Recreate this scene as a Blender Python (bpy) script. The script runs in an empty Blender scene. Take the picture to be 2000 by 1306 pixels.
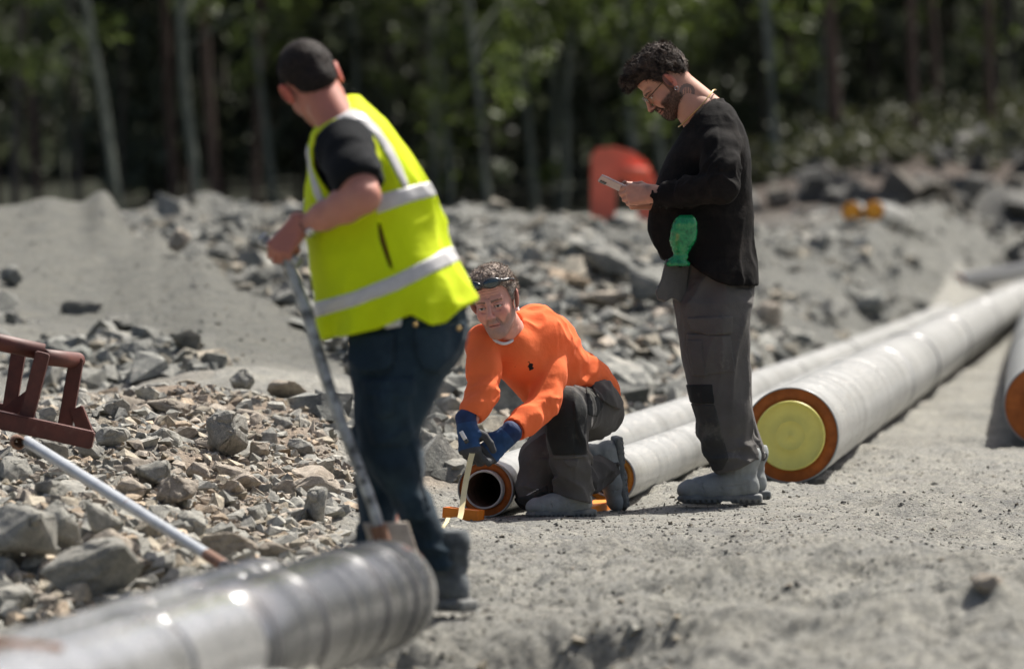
import bpy, bmesh, math, random
import numpy as np
import openvdb as vdb
from mathutils import Vector, Matrix, Euler
R = math.radians
rnd = random.Random(7)
scene = bpy.context.scene
C = scene.collection

# ------------------------------------------------------------------ camera, sky, sun, exposure
F, CH, HOR = 11111.0, 1.16, 400.0          # focal length in photo pixels, eye height, horizon row
cam_d = bpy.data.cameras.new('camera'); cam = bpy.data.objects.new('camera', cam_d); C.objects.link(cam)
cam_d.lens = 200; cam_d.sensor_width = 36; cam_d.clip_end = 2000; cam_d.clip_start = 0.5
cam.location = (0, 0, CH)
cam.rotation_euler = (R(90) - math.atan((653 - HOR) / F), 0, 0)
cam_d.dof.use_dof = True; cam_d.dof.focus_distance = 21.2; cam_d.dof.aperture_fstop = 2.9
cam_d.dof.aperture_blades = 9
scene.camera = cam
SUN_EL, SUN_AZ = 56.0, 40.0                # azimuth of the sun from straight ahead towards +X
w = bpy.data.worlds.new('World'); scene.world = w; w.use_nodes = True
nt = w.node_tree; nt.nodes.clear()
sky = nt.nodes.new('ShaderNodeTexSky'); sky.sky_type = 'NISHITA'; sky.sun_disc = False
sky.sun_elevation = R(SUN_EL); sky.sun_rotation = R(SUN_AZ); sky.dust_density = 5.0; sky.air_density = .8; sky.ozone_density = .4
bg = nt.nodes.new('ShaderNodeBackground'); bg.inputs[1].default_value = 0.088
wo = nt.nodes.new('ShaderNodeOutputWorld')
nt.links.new(sky.outputs[0], bg.inputs[0]); nt.links.new(bg.outputs[0], wo.inputs[0])
sun_d = bpy.data.lights.new('sun', 'SUN'); sun_d.energy = 5.0; sun_d.angle = R(0.53); sun_d.color = (1, .955, .89)
sun = bpy.data.objects.new('sun', sun_d); C.objects.link(sun)
sd = Vector((math.sin(R(SUN_AZ)) * math.cos(R(SUN_EL)), math.cos(R(SUN_AZ)) * math.cos(R(SUN_EL)), math.sin(R(SUN_EL))))
sun.rotation_euler = sd.to_track_quat('Z', 'Y').to_euler()
scene.view_settings.view_transform = 'Standard'; scene.view_settings.look = 'None'
scene.view_settings.exposure = 0.74; scene.view_settings.gamma = 1.0
scene.view_settings.use_curve_mapping = False
scene.cycles.use_denoising = True
scene.cycles.max_bounces = 8

def P(x, y, Y):                             # photo pixel at world distance Y
    return Vector(((x - 1000) / F * Y, Y, CH - (y - HOR) / F * Y))

# ------------------------------------------------------------------ bookkeeping
def tag(o, label=None, cat=None, group=None, kind=None):
    if label: o['label'] = label
    if cat: o['category'] = cat
    if group: o['group'] = group
    if kind: o['kind'] = kind
    return o
def thing(name, loc, label, cat, group=None):
    o = bpy.data.objects.new(name, None); C.objects.link(o); o.location = loc; o.empty_display_size = .1
    return tag(o, label, cat, group)
def mesh_of(name, V, Fc, mats, smooth=True, col=None, mi=None):
    me = bpy.data.meshes.new(name)
    V = np.asarray(V, dtype=np.float32)
    if isinstance(Fc, np.ndarray):
        n, k = Fc.shape
        me.vertices.add(len(V)); me.vertices.foreach_set('co', V.ravel())
        me.loops.add(n * k); me.loops.foreach_set('vertex_index', Fc.astype(np.int32).ravel())
        me.polygons.add(n); me.polygons.foreach_set('loop_start', np.arange(n, dtype=np.int32) * k)
        me.update(calc_edges=True)
    else:
        me.from_pydata([tuple(v) for v in V], [], Fc)
    for m in (mats if isinstance(mats, (list, tuple)) else [mats]): me.materials.append(m)
    me.polygons.foreach_set('use_smooth', np.full(len(me.polygons), smooth, dtype=bool))
    if mi is not None: me.polygons.foreach_set('material_index', np.asarray(mi, dtype=np.int32))
    if True:
        if col is None: col = 1.0
        a = me.color_attributes.new('Col', 'FLOAT_COLOR', 'POINT')
        c = np.ones((len(V), 4), np.float32); c[:, :3] = col; a.data.foreach_set('color', c.ravel())
    me.update()
    return me
def obj(name, me, parent=None, loc=None):
    o = bpy.data.objects.new(name, me); C.objects.link(o)
    if parent is not None: o.parent = parent
    if loc is not None: o.location = loc
    return o
def part(name, VF, mats, parent, smooth=True, col=None, org=None, mi=None):
    """VF in world coordinates, parent an object placed by location only"""
    V, Fc = VF
    V = np.asarray(V, np.float32)
    off = Vector((0, 0, 0)); p = parent
    while p is not None: off += Vector(p.location); p = p.parent
    return obj(name, mesh_of(name, V - np.array(off, np.float32), Fc, mats, smooth, col, mi), parent)

# ------------------------------------------------------------------ noise
_rg = np.random.RandomState(3).rand(32, 32, 32).astype(np.float32) * 2 - 1
def vn(x, y, z=None, s=0):
    x = np.asarray(x, np.float32) + s * 7.31; y = np.asarray(y, np.float32) + s * 3.77
    z = np.zeros_like(x) + s * 1.93 if z is None else np.asarray(z, np.float32) + s * 5.19
    xi = np.floor(x).astype(np.int32); yi = np.floor(y).astype(np.int32); zi = np.floor(z).astype(np.int32)
    fx = x - xi; fy = y - yi; fz = z - zi
    fx = fx * fx * (3 - 2 * fx); fy = fy * fy * (3 - 2 * fy); fz = fz * fz * (3 - 2 * fz)
    xi &= 31; yi &= 31; zi &= 31; x1 = (xi + 1) & 31; y1 = (yi + 1) & 31; z1 = (zi + 1) & 31
    a = _rg[xi, yi, zi] * (1 - fx) + _rg[x1, yi, zi] * fx
    b = _rg[xi, y1, zi] * (1 - fx) + _rg[x1, y1, zi] * fx
    c = _rg[xi, yi, z1] * (1 - fx) + _rg[x1, yi, z1] * fx
    d = _rg[xi, y1, z1] * (1 - fx) + _rg[x1, y1, z1] * fx
    return (a * (1 - fy) + b * fy) * (1 - fz) + (c * (1 - fy) + d * fy) * fz
def vn3(p, wl, s=0):
    return vn(p[:, 0] / wl, p[:, 1] / wl, p[:, 2] / wl, s)

# ------------------------------------------------------------------ signed distance modelling
def A3(v): return np.array(v, dtype=np.float32)
class Fld:
    def __init__(s, lo, hi, h):
        s.lo = A3(lo); s.h = h
        n = np.ceil((A3(hi) - s.lo) / h).astype(int) + 1
        s.ax = [s.lo[i] + h * np.arange(n[i], dtype=np.float32) for i in range(3)]
        s.d = np.full(n, 1.0, np.float32)
    def blank(s):
        g = s.copy(); g.d = np.full(s.d.shape, 1.0, np.float32); return g
    def merge(s, g, k=.008):
        s.comb((slice(None),) * 3, g.d, k, 'un')
    def copy(s):
        g = object.__new__(Fld); g.lo, g.h, g.ax, g.d = s.lo, s.h, s.ax, s.d.copy(); return g
    def reg(s, lo, hi, m):
        sl = []; co = []
        for i in range(3):
            a = int(max(0, math.floor((lo[i] - m - s.lo[i]) / s.h))); b = int(min(len(s.ax[i]), math.ceil((hi[i] + m - s.lo[i]) / s.h) + 1))
            b = max(b, a)
            sl.append(slice(a, b)); sh = [1, 1, 1]; sh[i] = b - a
            co.append(s.ax[i][a:b].reshape(sh))
        return tuple(sl), co
    def comb(s, sl, b, k, mode):
        a = s.d[sl]
        if a.size == 0: return
        if mode == 'sub': b = -b
        if mode == 'un':
            r = np.minimum(a, b)
            if k > 0: hh = np.maximum(k - np.abs(a - b), 0) / k; r = r - hh * hh * (k * .25)
        else:
            r = np.maximum(a, b)
            if k > 0: hh = np.maximum(k - np.abs(a - b), 0) / k; r = r + hh * hh * (k * .25)
        s.d[sl] = r
    def cone(s, a, b, ra, rb, k=.02, sq=None, mode='un'):
        a = A3(a); b = A3(b); f = max(1, sq[1]) if sq else 1; rm = max(ra, rb) * f
        sl, (x, y, z) = s.reg(np.minimum(a, b) - rm, np.maximum(a, b) + rm, k + 4 * s.h + .004)
        ab = b - a; L = float(ab @ ab) + 1e-12
        px, py, pz = x - a[0], y - a[1], z - a[2]
        t = np.clip((px * ab[0] + py * ab[1] + pz * ab[2]) / L, 0, 1)
        qx, qy, qz = px - t * ab[0], py - t * ab[1], pz - t * ab[2]
        if sq:
            n = A3(sq[0]); n = n / np.linalg.norm(n); dd = (qx * n[0] + qy * n[1] + qz * n[2]) * (1 - 1 / sq[1])
            qx = qx - dd * n[0]; qy = qy - dd * n[1]; qz = qz - dd * n[2]
        d = np.sqrt(qx * qx + qy * qy + qz * qz) - (ra + (rb - ra) * t)
        s.comb(sl, d, k, mode)
    def chain(s, pts, k=.02, sq=None, mode='un'):
        for (a, ra), (b, rb) in zip(pts[:-1], pts[1:]): s.cone(a, b, ra, rb, k, sq, mode)
    def ell(s, c, r, Rm=None, k=.02, mode='un'):
        c = A3(c); r = A3(r); rm = float(r.max())
        sl, (x, y, z) = s.reg(c - rm, c + rm, k + 4 * s.h + .004)
        px, py, pz = x - c[0], y - c[1], z - c[2]
        if Rm is not None:
            M = np.array(Rm, np.float32)[:3, :3]
            px, py, pz = (px * M[0, i] + py * M[1, i] + pz * M[2, i] for i in range(3))
        k0 = np.sqrt((px / r[0]) ** 2 + (py / r[1]) ** 2 + (pz / r[2]) ** 2) + 1e-6
        k1 = np.sqrt((px / r[0] ** 2) ** 2 + (py / r[1] ** 2) ** 2 + (pz / r[2] ** 2) ** 2) + 1e-6
        s.comb(sl, k0 * (k0 - 1) / k1, k, mode)
    def box(s, c, hf, Rm=None, rd=.005, k=.0, mode='un'):
        c = A3(c); hf = A3(hf); rm = float(np.linalg.norm(hf))
        sl, (x, y, z) = s.reg(c - rm, c + rm, k + 4 * s.h + .004)
        px, py, pz = x - c[0], y - c[1], z - c[2]
        if Rm is not None:
            M = np.array(Rm, np.float32)[:3, :3]
            px, py, pz = (px * M[0, i] + py * M[1, i] + pz * M[2, i] for i in range(3))
        qx, qy, qz = np.abs(px) - hf[0] + rd, np.abs(py) - hf[1] + rd, np.abs(pz) - hf[2] + rd
        d = np.sqrt(np.maximum(qx, 0) ** 2 + np.maximum(qy, 0) ** 2 + np.maximum(qz, 0) ** 2) + np.minimum(np.maximum(np.maximum(qx, qy), qz), 0) - rd
        s.comb(sl, d, k, mode)
    def stack(s, rings, k=.02, pw=2.3, mode='un'):
        """rings (z, cx, cy, rx, ry) sorted by z"""
        rg = np.array(sorted(rings), np.float32)
        lo = A3(((rg[:, 1] - rg[:, 3]).min(), (rg[:, 2] - rg[:, 4]).min(), rg[0, 0])); hi = A3(((rg[:, 1] + rg[:, 3]).max(), (rg[:, 2] + rg[:, 4]).max(), rg[-1, 0]))
        sl, (x, y, z) = s.reg(lo, hi, k + 4 * s.h + .004)
        zz = z[0, 0]
        cx, cy, rx, ry = (np.interp(zz, rg[:, 0], rg[:, i]).astype(np.float32)[None, None] for i in (1, 2, 3, 4))
        q = (np.abs((x - cx) / rx) ** pw + np.abs((y - cy) / ry) ** pw) ** (1 / pw)
        d = (q - 1) * np.minimum(rx, ry)
        d = np.maximum(d, np.maximum(z - rg[-1, 0], rg[0, 0] - z))
        s.comb(sl, d, k, mode)
    def cut(s, fn, k=0.0):
        """keep where fn(x,y,z) <= 0"""
        x = s.ax[0][:, None, None]; y = s.ax[1][None, :, None]; z = s.ax[2][None, None]
        s.comb((slice(None),) * 3, np.broadcast_to(fn(x, y, z), s.d.shape).astype(np.float32), k, 'int')
    def disp(s, fn, band=.03):
        m = np.nonzero(np.abs(s.d) < band)
        p = np.stack([s.ax[i][m[i]] for i in range(3)], 1)
        s.d[m] += fn(p)
    def mesh(s):
        bg_ = 3 * s.h
        d = np.clip(s.d, -bg_, bg_)
        d[0] = d[-1] = bg_; d[:, 0] = d[:, -1] = bg_; d[:, :, 0] = d[:, :, -1] = bg_
        g = vdb.FloatGrid(bg_); g.copyFromArray(np.ascontiguousarray(d)); p, q = g.convertToQuads(isovalue=0.0)
        v = p.astype(np.float32) * s.h + s.lo
        q = q.astype(np.int32)
        if len(q):
            a, b, c = v[q[:, 0]], v[q[:, 1]], v[q[:, 2]]
            if (np.cross(b - a, c - a) * (a - v.mean(0))).sum() < 0: q = q[:, ::-1].copy()
        return v, q
def join_vf(*L):
    V = []; Q = []; n = 0
    for v, q in L:
        V.append(v); Q.append(q + n); n += len(v)
    return np.concatenate(V), np.concatenate(Q)
def keep_big(vf, frac=.02):
    return vf

# ------------------------------------------------------------------ materials
def nmat(name):
    m = bpy.data.materials.new(name); m.use_nodes = True
    n = m.node_tree; b = n.nodes['Principled BSDF']
    return m, n, b
def link(n, a, b): n.links.new(a, b)
def tex_noise(n, scale, detail=4, rough=.6, coord='Object', stretch=None):
    tc = n.nodes.new('ShaderNodeTexCoord'); t = n.nodes.new('ShaderNodeTexNoise')
    t.inputs['Scale'].default_value = scale; t.inputs['Detail'].default_value = detail; t.inputs['Roughness'].default_value = rough
    src = tc.outputs[coord]
    if stretch:
        mp = n.nodes.new('ShaderNodeMapping'); mp.inputs['Scale'].default_value = stretch; link(n, src, mp.inputs[0]); src = mp.outputs[0]
    link(n, src, t.inputs['Vector']); return t
def ramp(n, fac, stops):
    r = n.nodes.new('ShaderNodeValToRGB'); e = r.color_ramp.elements
    while len(e) < len(stops): e.new(.5)
    for i, (p, c) in enumerate(stops):
        e[i].position = p; e[i].color = (*c, 1) if len(c) == 3 else c
    link(n, fac, r.inputs[0]); return r
def mix(n, a, b, fac, mode='MIX'):
    m = n.nodes.new('ShaderNodeMix'); m.data_type = 'RGBA'; m.blend_type = mode
    for v, i in ((a, 6), (b, 7), (fac, 0)):
        if isinstance(v, (int, float)): m.inputs[i].default_value = v
        elif isinstance(v, tuple): m.inputs[i].default_value = (*v, 1)
        else: link(n, v, m.inputs[i])
    return m.outputs[2]
def bump(n, b, hgt, strength=.3, dist=.01, prev=None):
    k = n.nodes.new('ShaderNodeBump'); k.inputs['Strength'].default_value = strength; k.inputs['Distance'].default_value = dist
    link(n, hgt, k.inputs['Height'])
    if prev is not None: link(n, prev, k.inputs['Normal'])
    link(n, k.outputs[0], b.inputs['Normal']); return k.outputs[0]
def basic(name, col, rough=.6, metal=0, var=.25, scale=20, bmp=.15, attr=False, bscale=80, bdist=.004, sheen=0, sss=0, spec=.5, dust=None):
    m, n, b = nmat(name)
    t = tex_noise(n, scale, 5, .65)
    lo = tuple(c * (1 - var) for c in col); hi = tuple(min(1, c * (1 + var)) for c in col)
    rp = ramp(n, t.outputs['Fac'], [(.3, lo), (.7, hi)])
    out = rp.outputs[0]
    if attr:
        at = n.nodes.new('ShaderNodeAttribute'); at.attribute_name = 'Col'
        out = mix(n, at.outputs[0], out, 1.0, 'MULTIPLY')
    if dust:
        t3 = tex_noise(n, dust[1], 6, .7); r3 = ramp(n, t3.outputs['Fac'], [(dust[2], (0, 0, 0)), (dust[3], (1, 1, 1))])
        out = mix(n, out, dust[0], r3.outputs[0])
    link(n, out, b.inputs['Base Color'])
    b.inputs['Roughness'].default_value = rough; b.inputs['Metallic'].default_value = metal
    b.inputs['Specular IOR Level'].default_value = spec
    if sheen: b.inputs['Sheen Weight'].default_value = sheen
    if sss:
        b.inputs['Subsurface Weight'].default_value = sss; b.inputs['Subsurface Radius'].default_value = (1, .35, .2); b.inputs['Subsurface Scale'].default_value = .012
    if bmp:
        t2 = tex_noise(n, bscale, 6, .7); bump(n, b, t2.outputs['Fac'], bmp, bdist)
    return m
def stony(name, a, b_, c_, scale=6, bs=40, bd=.01, rough=.9):
    """broken rock: mottled greys with tan faces and fine pitting"""
    m, n, b = nmat(name)
    oi = n.nodes.new('ShaderNodeObjectInfo')
    tc = n.nodes.new('ShaderNodeTexCoord'); ad = n.nodes.new('ShaderNodeVectorMath'); ad.operation = 'ADD'
    sc = n.nodes.new('ShaderNodeVectorMath'); sc.operation = 'SCALE'; sc.inputs['Scale'].default_value = 37.0
    link(n, oi.outputs['Random'], sc.inputs[0]); link(n, tc.outputs['Object'], ad.inputs[0]); link(n, sc.outputs[0], ad.inputs[1])
    def tn(s, d=6, r=.65):
        t = n.nodes.new('ShaderNodeTexNoise'); t.inputs['Scale'].default_value = s; t.inputs['Detail'].default_value = d; t.inputs['Roughness'].default_value = r
        link(n, ad.outputs[0], t.inputs['Vector']); return t.outputs['Fac']
    r1 = ramp(n, tn(scale), [(.32, a), (.55, b_), (.72, c_)])
    r2 = ramp(n, tn(scale * 9, 3), [(.35, (.62, .62, .62)), (.65, (1.18, 1.16, 1.12))])
    o = mix(n, r1.outputs[0], r2.outputs[0], 1.0, 'MULTIPLY')
    at = n.nodes.new('ShaderNodeAttribute'); at.attribute_name = 'Col'
    hs = n.nodes.new('ShaderNodeMapRange'); hs.inputs[3].default_value = .72; hs.inputs[4].default_value = 1.2
    link(n, oi.outputs['Random'], hs.inputs[0])
    mu = n.nodes.new('ShaderNodeVectorMath'); mu.operation = 'SCALE'; link(n, o, mu.inputs[0]); link(n, hs.outputs[0], mu.inputs['Scale'])
    mm = mix(n, mu.outputs[0], at.outputs[0], 1.0, 'MULTIPLY')
    link(n, mm, b.inputs['Base Color']); b.inputs['Roughness'].default_value = rough
    b.inputs['Specular IOR Level'].default_value = .35
    nb = bump(n, b, tn(bs, 8, .7), .8, bd); bump(n, b, tn(bs * 5, 3), .5, bd * .3, nb)
    return m

M = {}
M['rock'] = stony('broken_rock', (.24, .24, .22), (.38, .375, .335), (.50, .47, .41))
M['rock_tan'] = stony('tan_rock', (.31, .27, .22), (.47, .415, .345), (.60, .545, .46))
M['rock_far'] = stony('far_rock', (.12, .128, .118), (.24, .243, .222), (.36, .345, .305), scale=3, bs=12, bd=.02)
M['pebble'] = stony('gravel_stone', (.13, .13, .12), (.22, .215, .195), (.30, .285, .25), scale=14, bs=90, bd=.003)
# ------------------------------------------------------------------ ground: one height sheet over (direction, distance)
COLS = [
    (-900, [(6, 0), (15, 0), (16.5, .02), (18, .12), (21, .28), (25, .3), (29, .42), (33, .62), (36.5, .9), (40, 1.18), (45, 1.05), (50, .95), (70, .85), (95, .95)]),
    (0,    [(6, 0), (15, -.02), (16.3, -.03), (17.2, .03), (18.4, .13), (19.6, .21), (21, .29), (22.5, .3), (25, .22), (27, .26), (29, .38), (31, .5), (33, .64), (36.5, .88), (39.6, 1.12), (41, 1.13), (45, 1.0), (55, .9), (75, .85), (95, .95)]),
    (200,  [(6, 0), (15, -.02), (16.4, -.03), (17.5, .05), (18.7, .13), (20.3, .235), (22.5, .29), (25, .26), (27, .29), (29, .37), (31, .47), (33, .58), (36.5, .83), (39.4, 1.13), (40.4, 1.16), (43, 1.0), (47, .97), (55, .9), (75, .85), (95, .95)]),
    (300,  [(6, 0), (15, -.02), (16.7, -.02), (17.7, .05), (19, .12), (20.6, .225), (22.5, .28), (24, .30), (26.5, .29), (28.5, .375), (30.2, .47), (32, .58), (35, .78), (37.8, .985), (39.2, .93), (42, .90), (45, 1.0), (48, 1.02), (55, .9), (75, .85), (95, .95)]),
    (400,  [(6, 0), (15, -.02), (17, -.02), (18, .03), (19.5, .107), (21, .2), (22.5, .27), (23.7, .32), (26, .3), (28, .38), (29.5, .48), (31, .59), (33, .70), (35, .83), (36, .85), (38, .66), (41, .78), (44, 1.0), (47, 1.07), (52, .95), (75, .85), (95, .95)]),
    (500,  [(6, 0), (15, .0), (16.5, .0), (18, .02), (19.5, .08), (21.5, .19), (23, .26), (24.5, .30), (26, .31), (28, .38), (30, .47), (32, .585), (33.4, .625), (35.5, .52), (38, .56), (41, .72), (44, .92), (46.5, 1.0), (50, .97), (75, .85), (95, .95)]),
    (600,  [(6, 0), (15, .0), (15.6, .0), (16.4, .0), (18, .01), (19.5, .06), (21.5, .17), (23, .25), (24.5, .28), (26, .3), (27.5, .34), (30, .40), (33, .47), (36, .56), (40, .72), (44, .94), (46.5, 1.05), (50, 1.0), (75, .85), (95, .95)]),
    (800,  [(6, .0), (15, .0), (15.5, .0), (16.05, .0), (18, .0), (20.5, .0), (22, .04), (24, .12), (26.5, .22), (30, .35), (35, .55), (40, .75), (45, .95), (48.5, 1.03), (53, 1.0), (75, .85), (95, .95)]),
    (1000, [(6, -0.1), (15, -0.11), (15.5, -0.09), (16.15, 0.0), (18, 0.0), (21, 0.0), (23, 0.02), (25, 0.14), (27.5, 0.26), (30, 0.35), (35, 0.54), (40, 0.74), (46, 0.85), (51, 0.94), (56, 0.89), (75, 0.86), (95, 0.96)]),
    (1300, [(6, -0.08), (15, -0.08), (15.5, -0.06), (16.2, 0.0), (18, 0.0), (22, 0.0), (27.4, 0.0), (29, 0.12), (31.5, 0.28), (35, 0.46), (39, 0.64), (43, 0.69), (47, 0.85), (50, 0.93), (56, 0.89), (75, 0.9), (95, 1.0)]),
    (1600, [(6, -0.05), (15, -0.04), (15.5, -0.03), (16.4, 0.0), (18, 0.02), (22, 0.01), (29, 0.0), (39.2, 0.0), (41.5, 0.16), (44, 0.23), (48, 0.44), (52, 0.65), (57, 0.85), (60, 0.89), (70, 1.25), (78, 1.45), (90, 1.8), (105, 2.2)]),
    (1700, [(6, -.04), (15, -.02), (15.5, -.01), (16.5, .02), (18, .02), (22, .0), (40, -.0), (46.5, -.02), (48.5, .12), (52, .42), (55, .70), (58, .93), (62, 1.0), (70, 1.25), (78, 1.5), (90, 1.95), (105, 2.3)]),
    (1800, [(6, -.02), (15, .0), (15.6, .0), (16.6, .03), (18, .02), (22, .0), (30, -.02), (54, -.05), (56, .1), (59, .38), (62, .68), (65, .95), (69, 1.15), (74, 1.4), (80, 1.7), (90, 2.1), (105, 2.5)]),
    (2000, [(6, .0), (14.6, .02), (15.5, .05), (16.6, .05), (18, .0), (22, .0), (30, -.03), (66, -.10), (69, .3), (72, .8), (76, 1.3), (82, 1.7), (90, 2.2), (105, 2.6)]),
    (2900, [(6, .0), (14.6, .02), (16.6, .05), (22, .0), (30, -.03), (68, -.12), (78, 1.2), (84, 1.7), (90, 2.2), (105, 2.6)]),
]
TAIL = [(140, 2.6), (175, 12), (215, 32), (300, 60), (700, 70), (1500, 60)]
def WY(Y): return np.maximum(Y, 10.0)
u_f = np.linspace(-.112, .112, 561)
u_o = .112 + np.array([.02, .05, .1, .2, .4, .8, 1.5])
US = np.concatenate([-u_o[::-1], u_f, u_o])
YS = [-40., -20., -8., 0., 6., 9., 11.]
y = 12.0
while y < 230:
    YS.append(y)
    y *= 1.0030 if y < 13.8 else 1.00115 if y < 25 else 1.0022 if y < 62 else 1.008
YS += [260, 300, 400, 700, 1500]
YS = np.array(YS)
colx = np.array([(c[0] - 1000) / F for c in COLS])
tab = np.stack([np.interp(YS, [a for a, b in c[1]] + [a for a, b in TAIL], [b for a, b in c[1]] + [b + (0 if a > 150 else 0) for a, b in TAIL]) for c in COLS], 1)
# smooth along Y
ker = np.hanning(25); ker /= ker.sum()
pad = np.pad(tab, ((12, 12), (0, 0)), mode='edge')
tab = np.stack([np.convolve(pad[:, j], ker, 'valid') for j in range(tab.shape[1])], 1)
def smoothcols(u):
    i = np.clip(np.searchsorted(colx, u) - 1, 0, len(colx) - 2)
    t = np.clip((u - colx[i]) / (colx[i + 1] - colx[i]), 0, 1); t = t * t * (3 - 2 * t) * .6 + t * .4
    return i, t
ci, ct = smoothcols(US)
Z = tab[:, ci] * (1 - ct) + tab[:, ci + 1] * ct
GX = US[None, :] * WY(YS)[:, None]; GY = np.broadcast_to(YS[:, None], GX.shape)
PXg = US[None, :] * F + 1000 + 0 * GY
def sst(a, b, x): t = np.clip((x - a) / (b - a), 0, 1); return t * t * (3 - 2 * t)
def rubble_mask(px, Y):
    """1 where the surface is broken rock, 0 on driven gravel"""
    near = (1 - sst(620, 740, px + 60 * np.sin(Y * 2))) * sst(16.2, 17.3, Y) * (1 - sst(24.5, 26.5, Y + (px - 300) / 300))
    back = sst(0, 1, (Y - np.interp(px, [0, 250, 420, 520, 600, 700, 800, 1000, 1150, 1345, 1465, 1600, 1746, 1869, 2000], [60, 41, 37, 34, 31.5, 27, 21.8, 22.9, 24.3, 28.9, 33, 39.8, 49, 61.5, 70])) / 1.5) * (1 - sst(-4, 4, Y - np.interp(px, [0, 1600, 1800, 2000], [64, 64, 70, 80])))
    low = sst(26, 27.5, Y) * (1 - sst(30, 34, Y + (px - 0) / 110)) * (px < 420) * .8
    return np.clip(np.maximum(np.maximum(near, back), low), 0, 1)
def pile_mask(px, Y):
    return sst(27, 29, Y) * (1 - sst(41, 44, Y)) * (1 - sst(620, 800, px)) * (1 - rubble_mask(px, Y))
RM = rubble_mask(PXg, GY)
fade = (1 - sst(120, 160, GY))
driven = (1 - RM) * (1 - pile_mask(PXg, GY))
nz = np.zeros_like(Z)
def ridge(a): return 1 - 2 * np.abs(a)
nearf = sst(11, 13, GY)
# driven gravel: ruts running across, churned lumps
nz += driven * nearf * (.030 * vn(GX * .9, GY * 1.5, s=1) + .020 * vn(GX * 2.2, GY * 2.7, s=2) + .012 * vn(GX * 6, GY * 6, s=3) + .0085 * vn(GX * 15, GY * 15, s=4) + .0055 * vn(GX * 34, GY * 30, s=5)) * (1.35 + .9 * (1 - sst(15.5, 19.5, GY))) * (1 - .5 * sst(30, 45, GY))
churn = driven * np.clip(vn(GX * 1.3, GY * 1.1, s=21) * 2, 0, 1) * (1 - sst(18, 21, GY)) * nearf
nz += churn * .042 * ridge(vn(GX * 5.5, GY * 4, s=22))
# bank under the standing worker
bank = (1 - sst(1250, 1450, PXg)) * sst(560, 660, PXg) * sst(14.9, 15.3, GY) * (1 - sst(16.0, 16.3, GY))
nz += -.12 * (1 - sst(15.68, 15.84, GY + .12 * vn(GX * 1.6, 0 * GY, s=51) + .05 * vn(GX * 6, GY * 3, s=52))) * sst(600, 680, PXg) * (1 - sst(1150, 1420, PXg)) * nearf
nz += driven * nearf * (1 - sst(17.5, 20.5, GY)) * sst(600, 800, PXg) * .040 * (ridge(vn(GX * .8, GY * 2.6, s=53)) + .5 * ridge(vn(GX * 3, GY * 6, s=54)) - .6)
nz += bank * (.035 * vn(GX * 7, GY * 7, s=6) + .018 * vn(GX * 20, GY * 20, s=7))
# broken rock
nz += RM * sst(26, 30, GY) * fade * (.11 * vn(GX * .75, GY * .75, s=61) + .07 * ridge(vn(GX * 1.3, GY * 1.1, s=62)) - .03)
nz += RM * nearf * fade * (.06 * vn(GX * 1.7, GY * 1.7, s=8) + .035 * vn(GX * 5, GY * 5, s=9) + .014 * vn(GX * 14, GY * 14, s=10) + .008 * vn(GX * 35, GY * 35, s=11)) * (1 + .5 * sst(28, 40, GY))
PM = pile_mask(PXg, GY)
nz += PM * (.04 * vn(GX * .8, GY * .35, s=12) + .012 * vn((GX - GY * .3) * 5, GY * 1.2, s=13) + .008 * vn(GX * 14, GY * 10, s=14))
nz += sst(60, 75, GY) * fade * (.12 * vn(GX * .35, GY * .35, s=15) + .05 * vn(GX * 1.2, GY * 1.2, s=16))
nz += sst(36, 39, GY) * (1 - sst(41, 44, GY)) * (.10 * np.exp(-((PXg - 205) / 32) ** 2) + .05 * np.exp(-((PXg - 95) / 40) ** 2) - .07 * np.exp(-((PXg - 262) / 30) ** 2))
# crest bumps of the far bank
nz += sst(38, 44, GY) * (1 - sst(56, 62, GY)) * .08 * vn(GX * .55, GY * .3, s=17)
Z = Z + nz
def settle(px, Y, z, rx, ry):
    """trodden, firm ground where somebody stands"""
    global Z
    X = (px - 1000) / F * Y; d = np.sqrt(((GX - X) / rx) ** 2 + ((GY - Y) / ry) ** 2); w_ = 1 - sst(.55, 1.25, d); Z = Z * (1 - w_) + (z + .22 * (nz - .012 * 0)) * w_
settle(1215, 21.45, -.004, .75, 1.15); settle(1440, 22.0, .006, .42, .75); settle(855, 16.5, -.004, .28, .5); settle(1240, 20.9, -.004, .8, .7)
def ground(X, Y):
    X = float(X); Y = float(Y)
    u = X / max(Y, 10.0); j = int(np.clip(np.searchsorted(US, u) - 1, 0, len(US) - 2)); i = int(np.clip(np.searchsorted(YS, Y) - 1, 0, len(YS) - 2))
    a = min(1, max(0, (u - US[j]) / (US[j + 1] - US[j]))); b = min(1, max(0, (Y - YS[i]) / (YS[i + 1] - YS[i])))
    return float((Z[i, j] * (1 - a) + Z[i, j + 1] * a) * (1 - b) + (Z[i + 1, j] * (1 - a) + Z[i + 1, j + 1] * a) * b)
def hit(px, py, y0=13.5, y1=130.):
    """first ground point seen at a photo pixel"""
    Y = y0; dirz = -(py - HOR) / F; dirx = (px - 1000) / F
    while Y < y1:
        if CH + dirz * Y <= ground(dirx * Y, Y): return Vector((dirx * Y, Y, ground(dirx * Y, Y)))
        Y *= 1.004
    return Vector((dirx * y1, y1, CH + dirz * y1))
ny, nx = Z.shape
gv = np.stack([GX, GY, Z], -1).reshape(-1, 3)
ii = (np.arange(ny - 1)[:, None] * nx + np.arange(nx - 1)[None]).reshape(-1)
gq = np.stack([ii, ii + 1, ii + nx + 1, ii + nx], 1)
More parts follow.
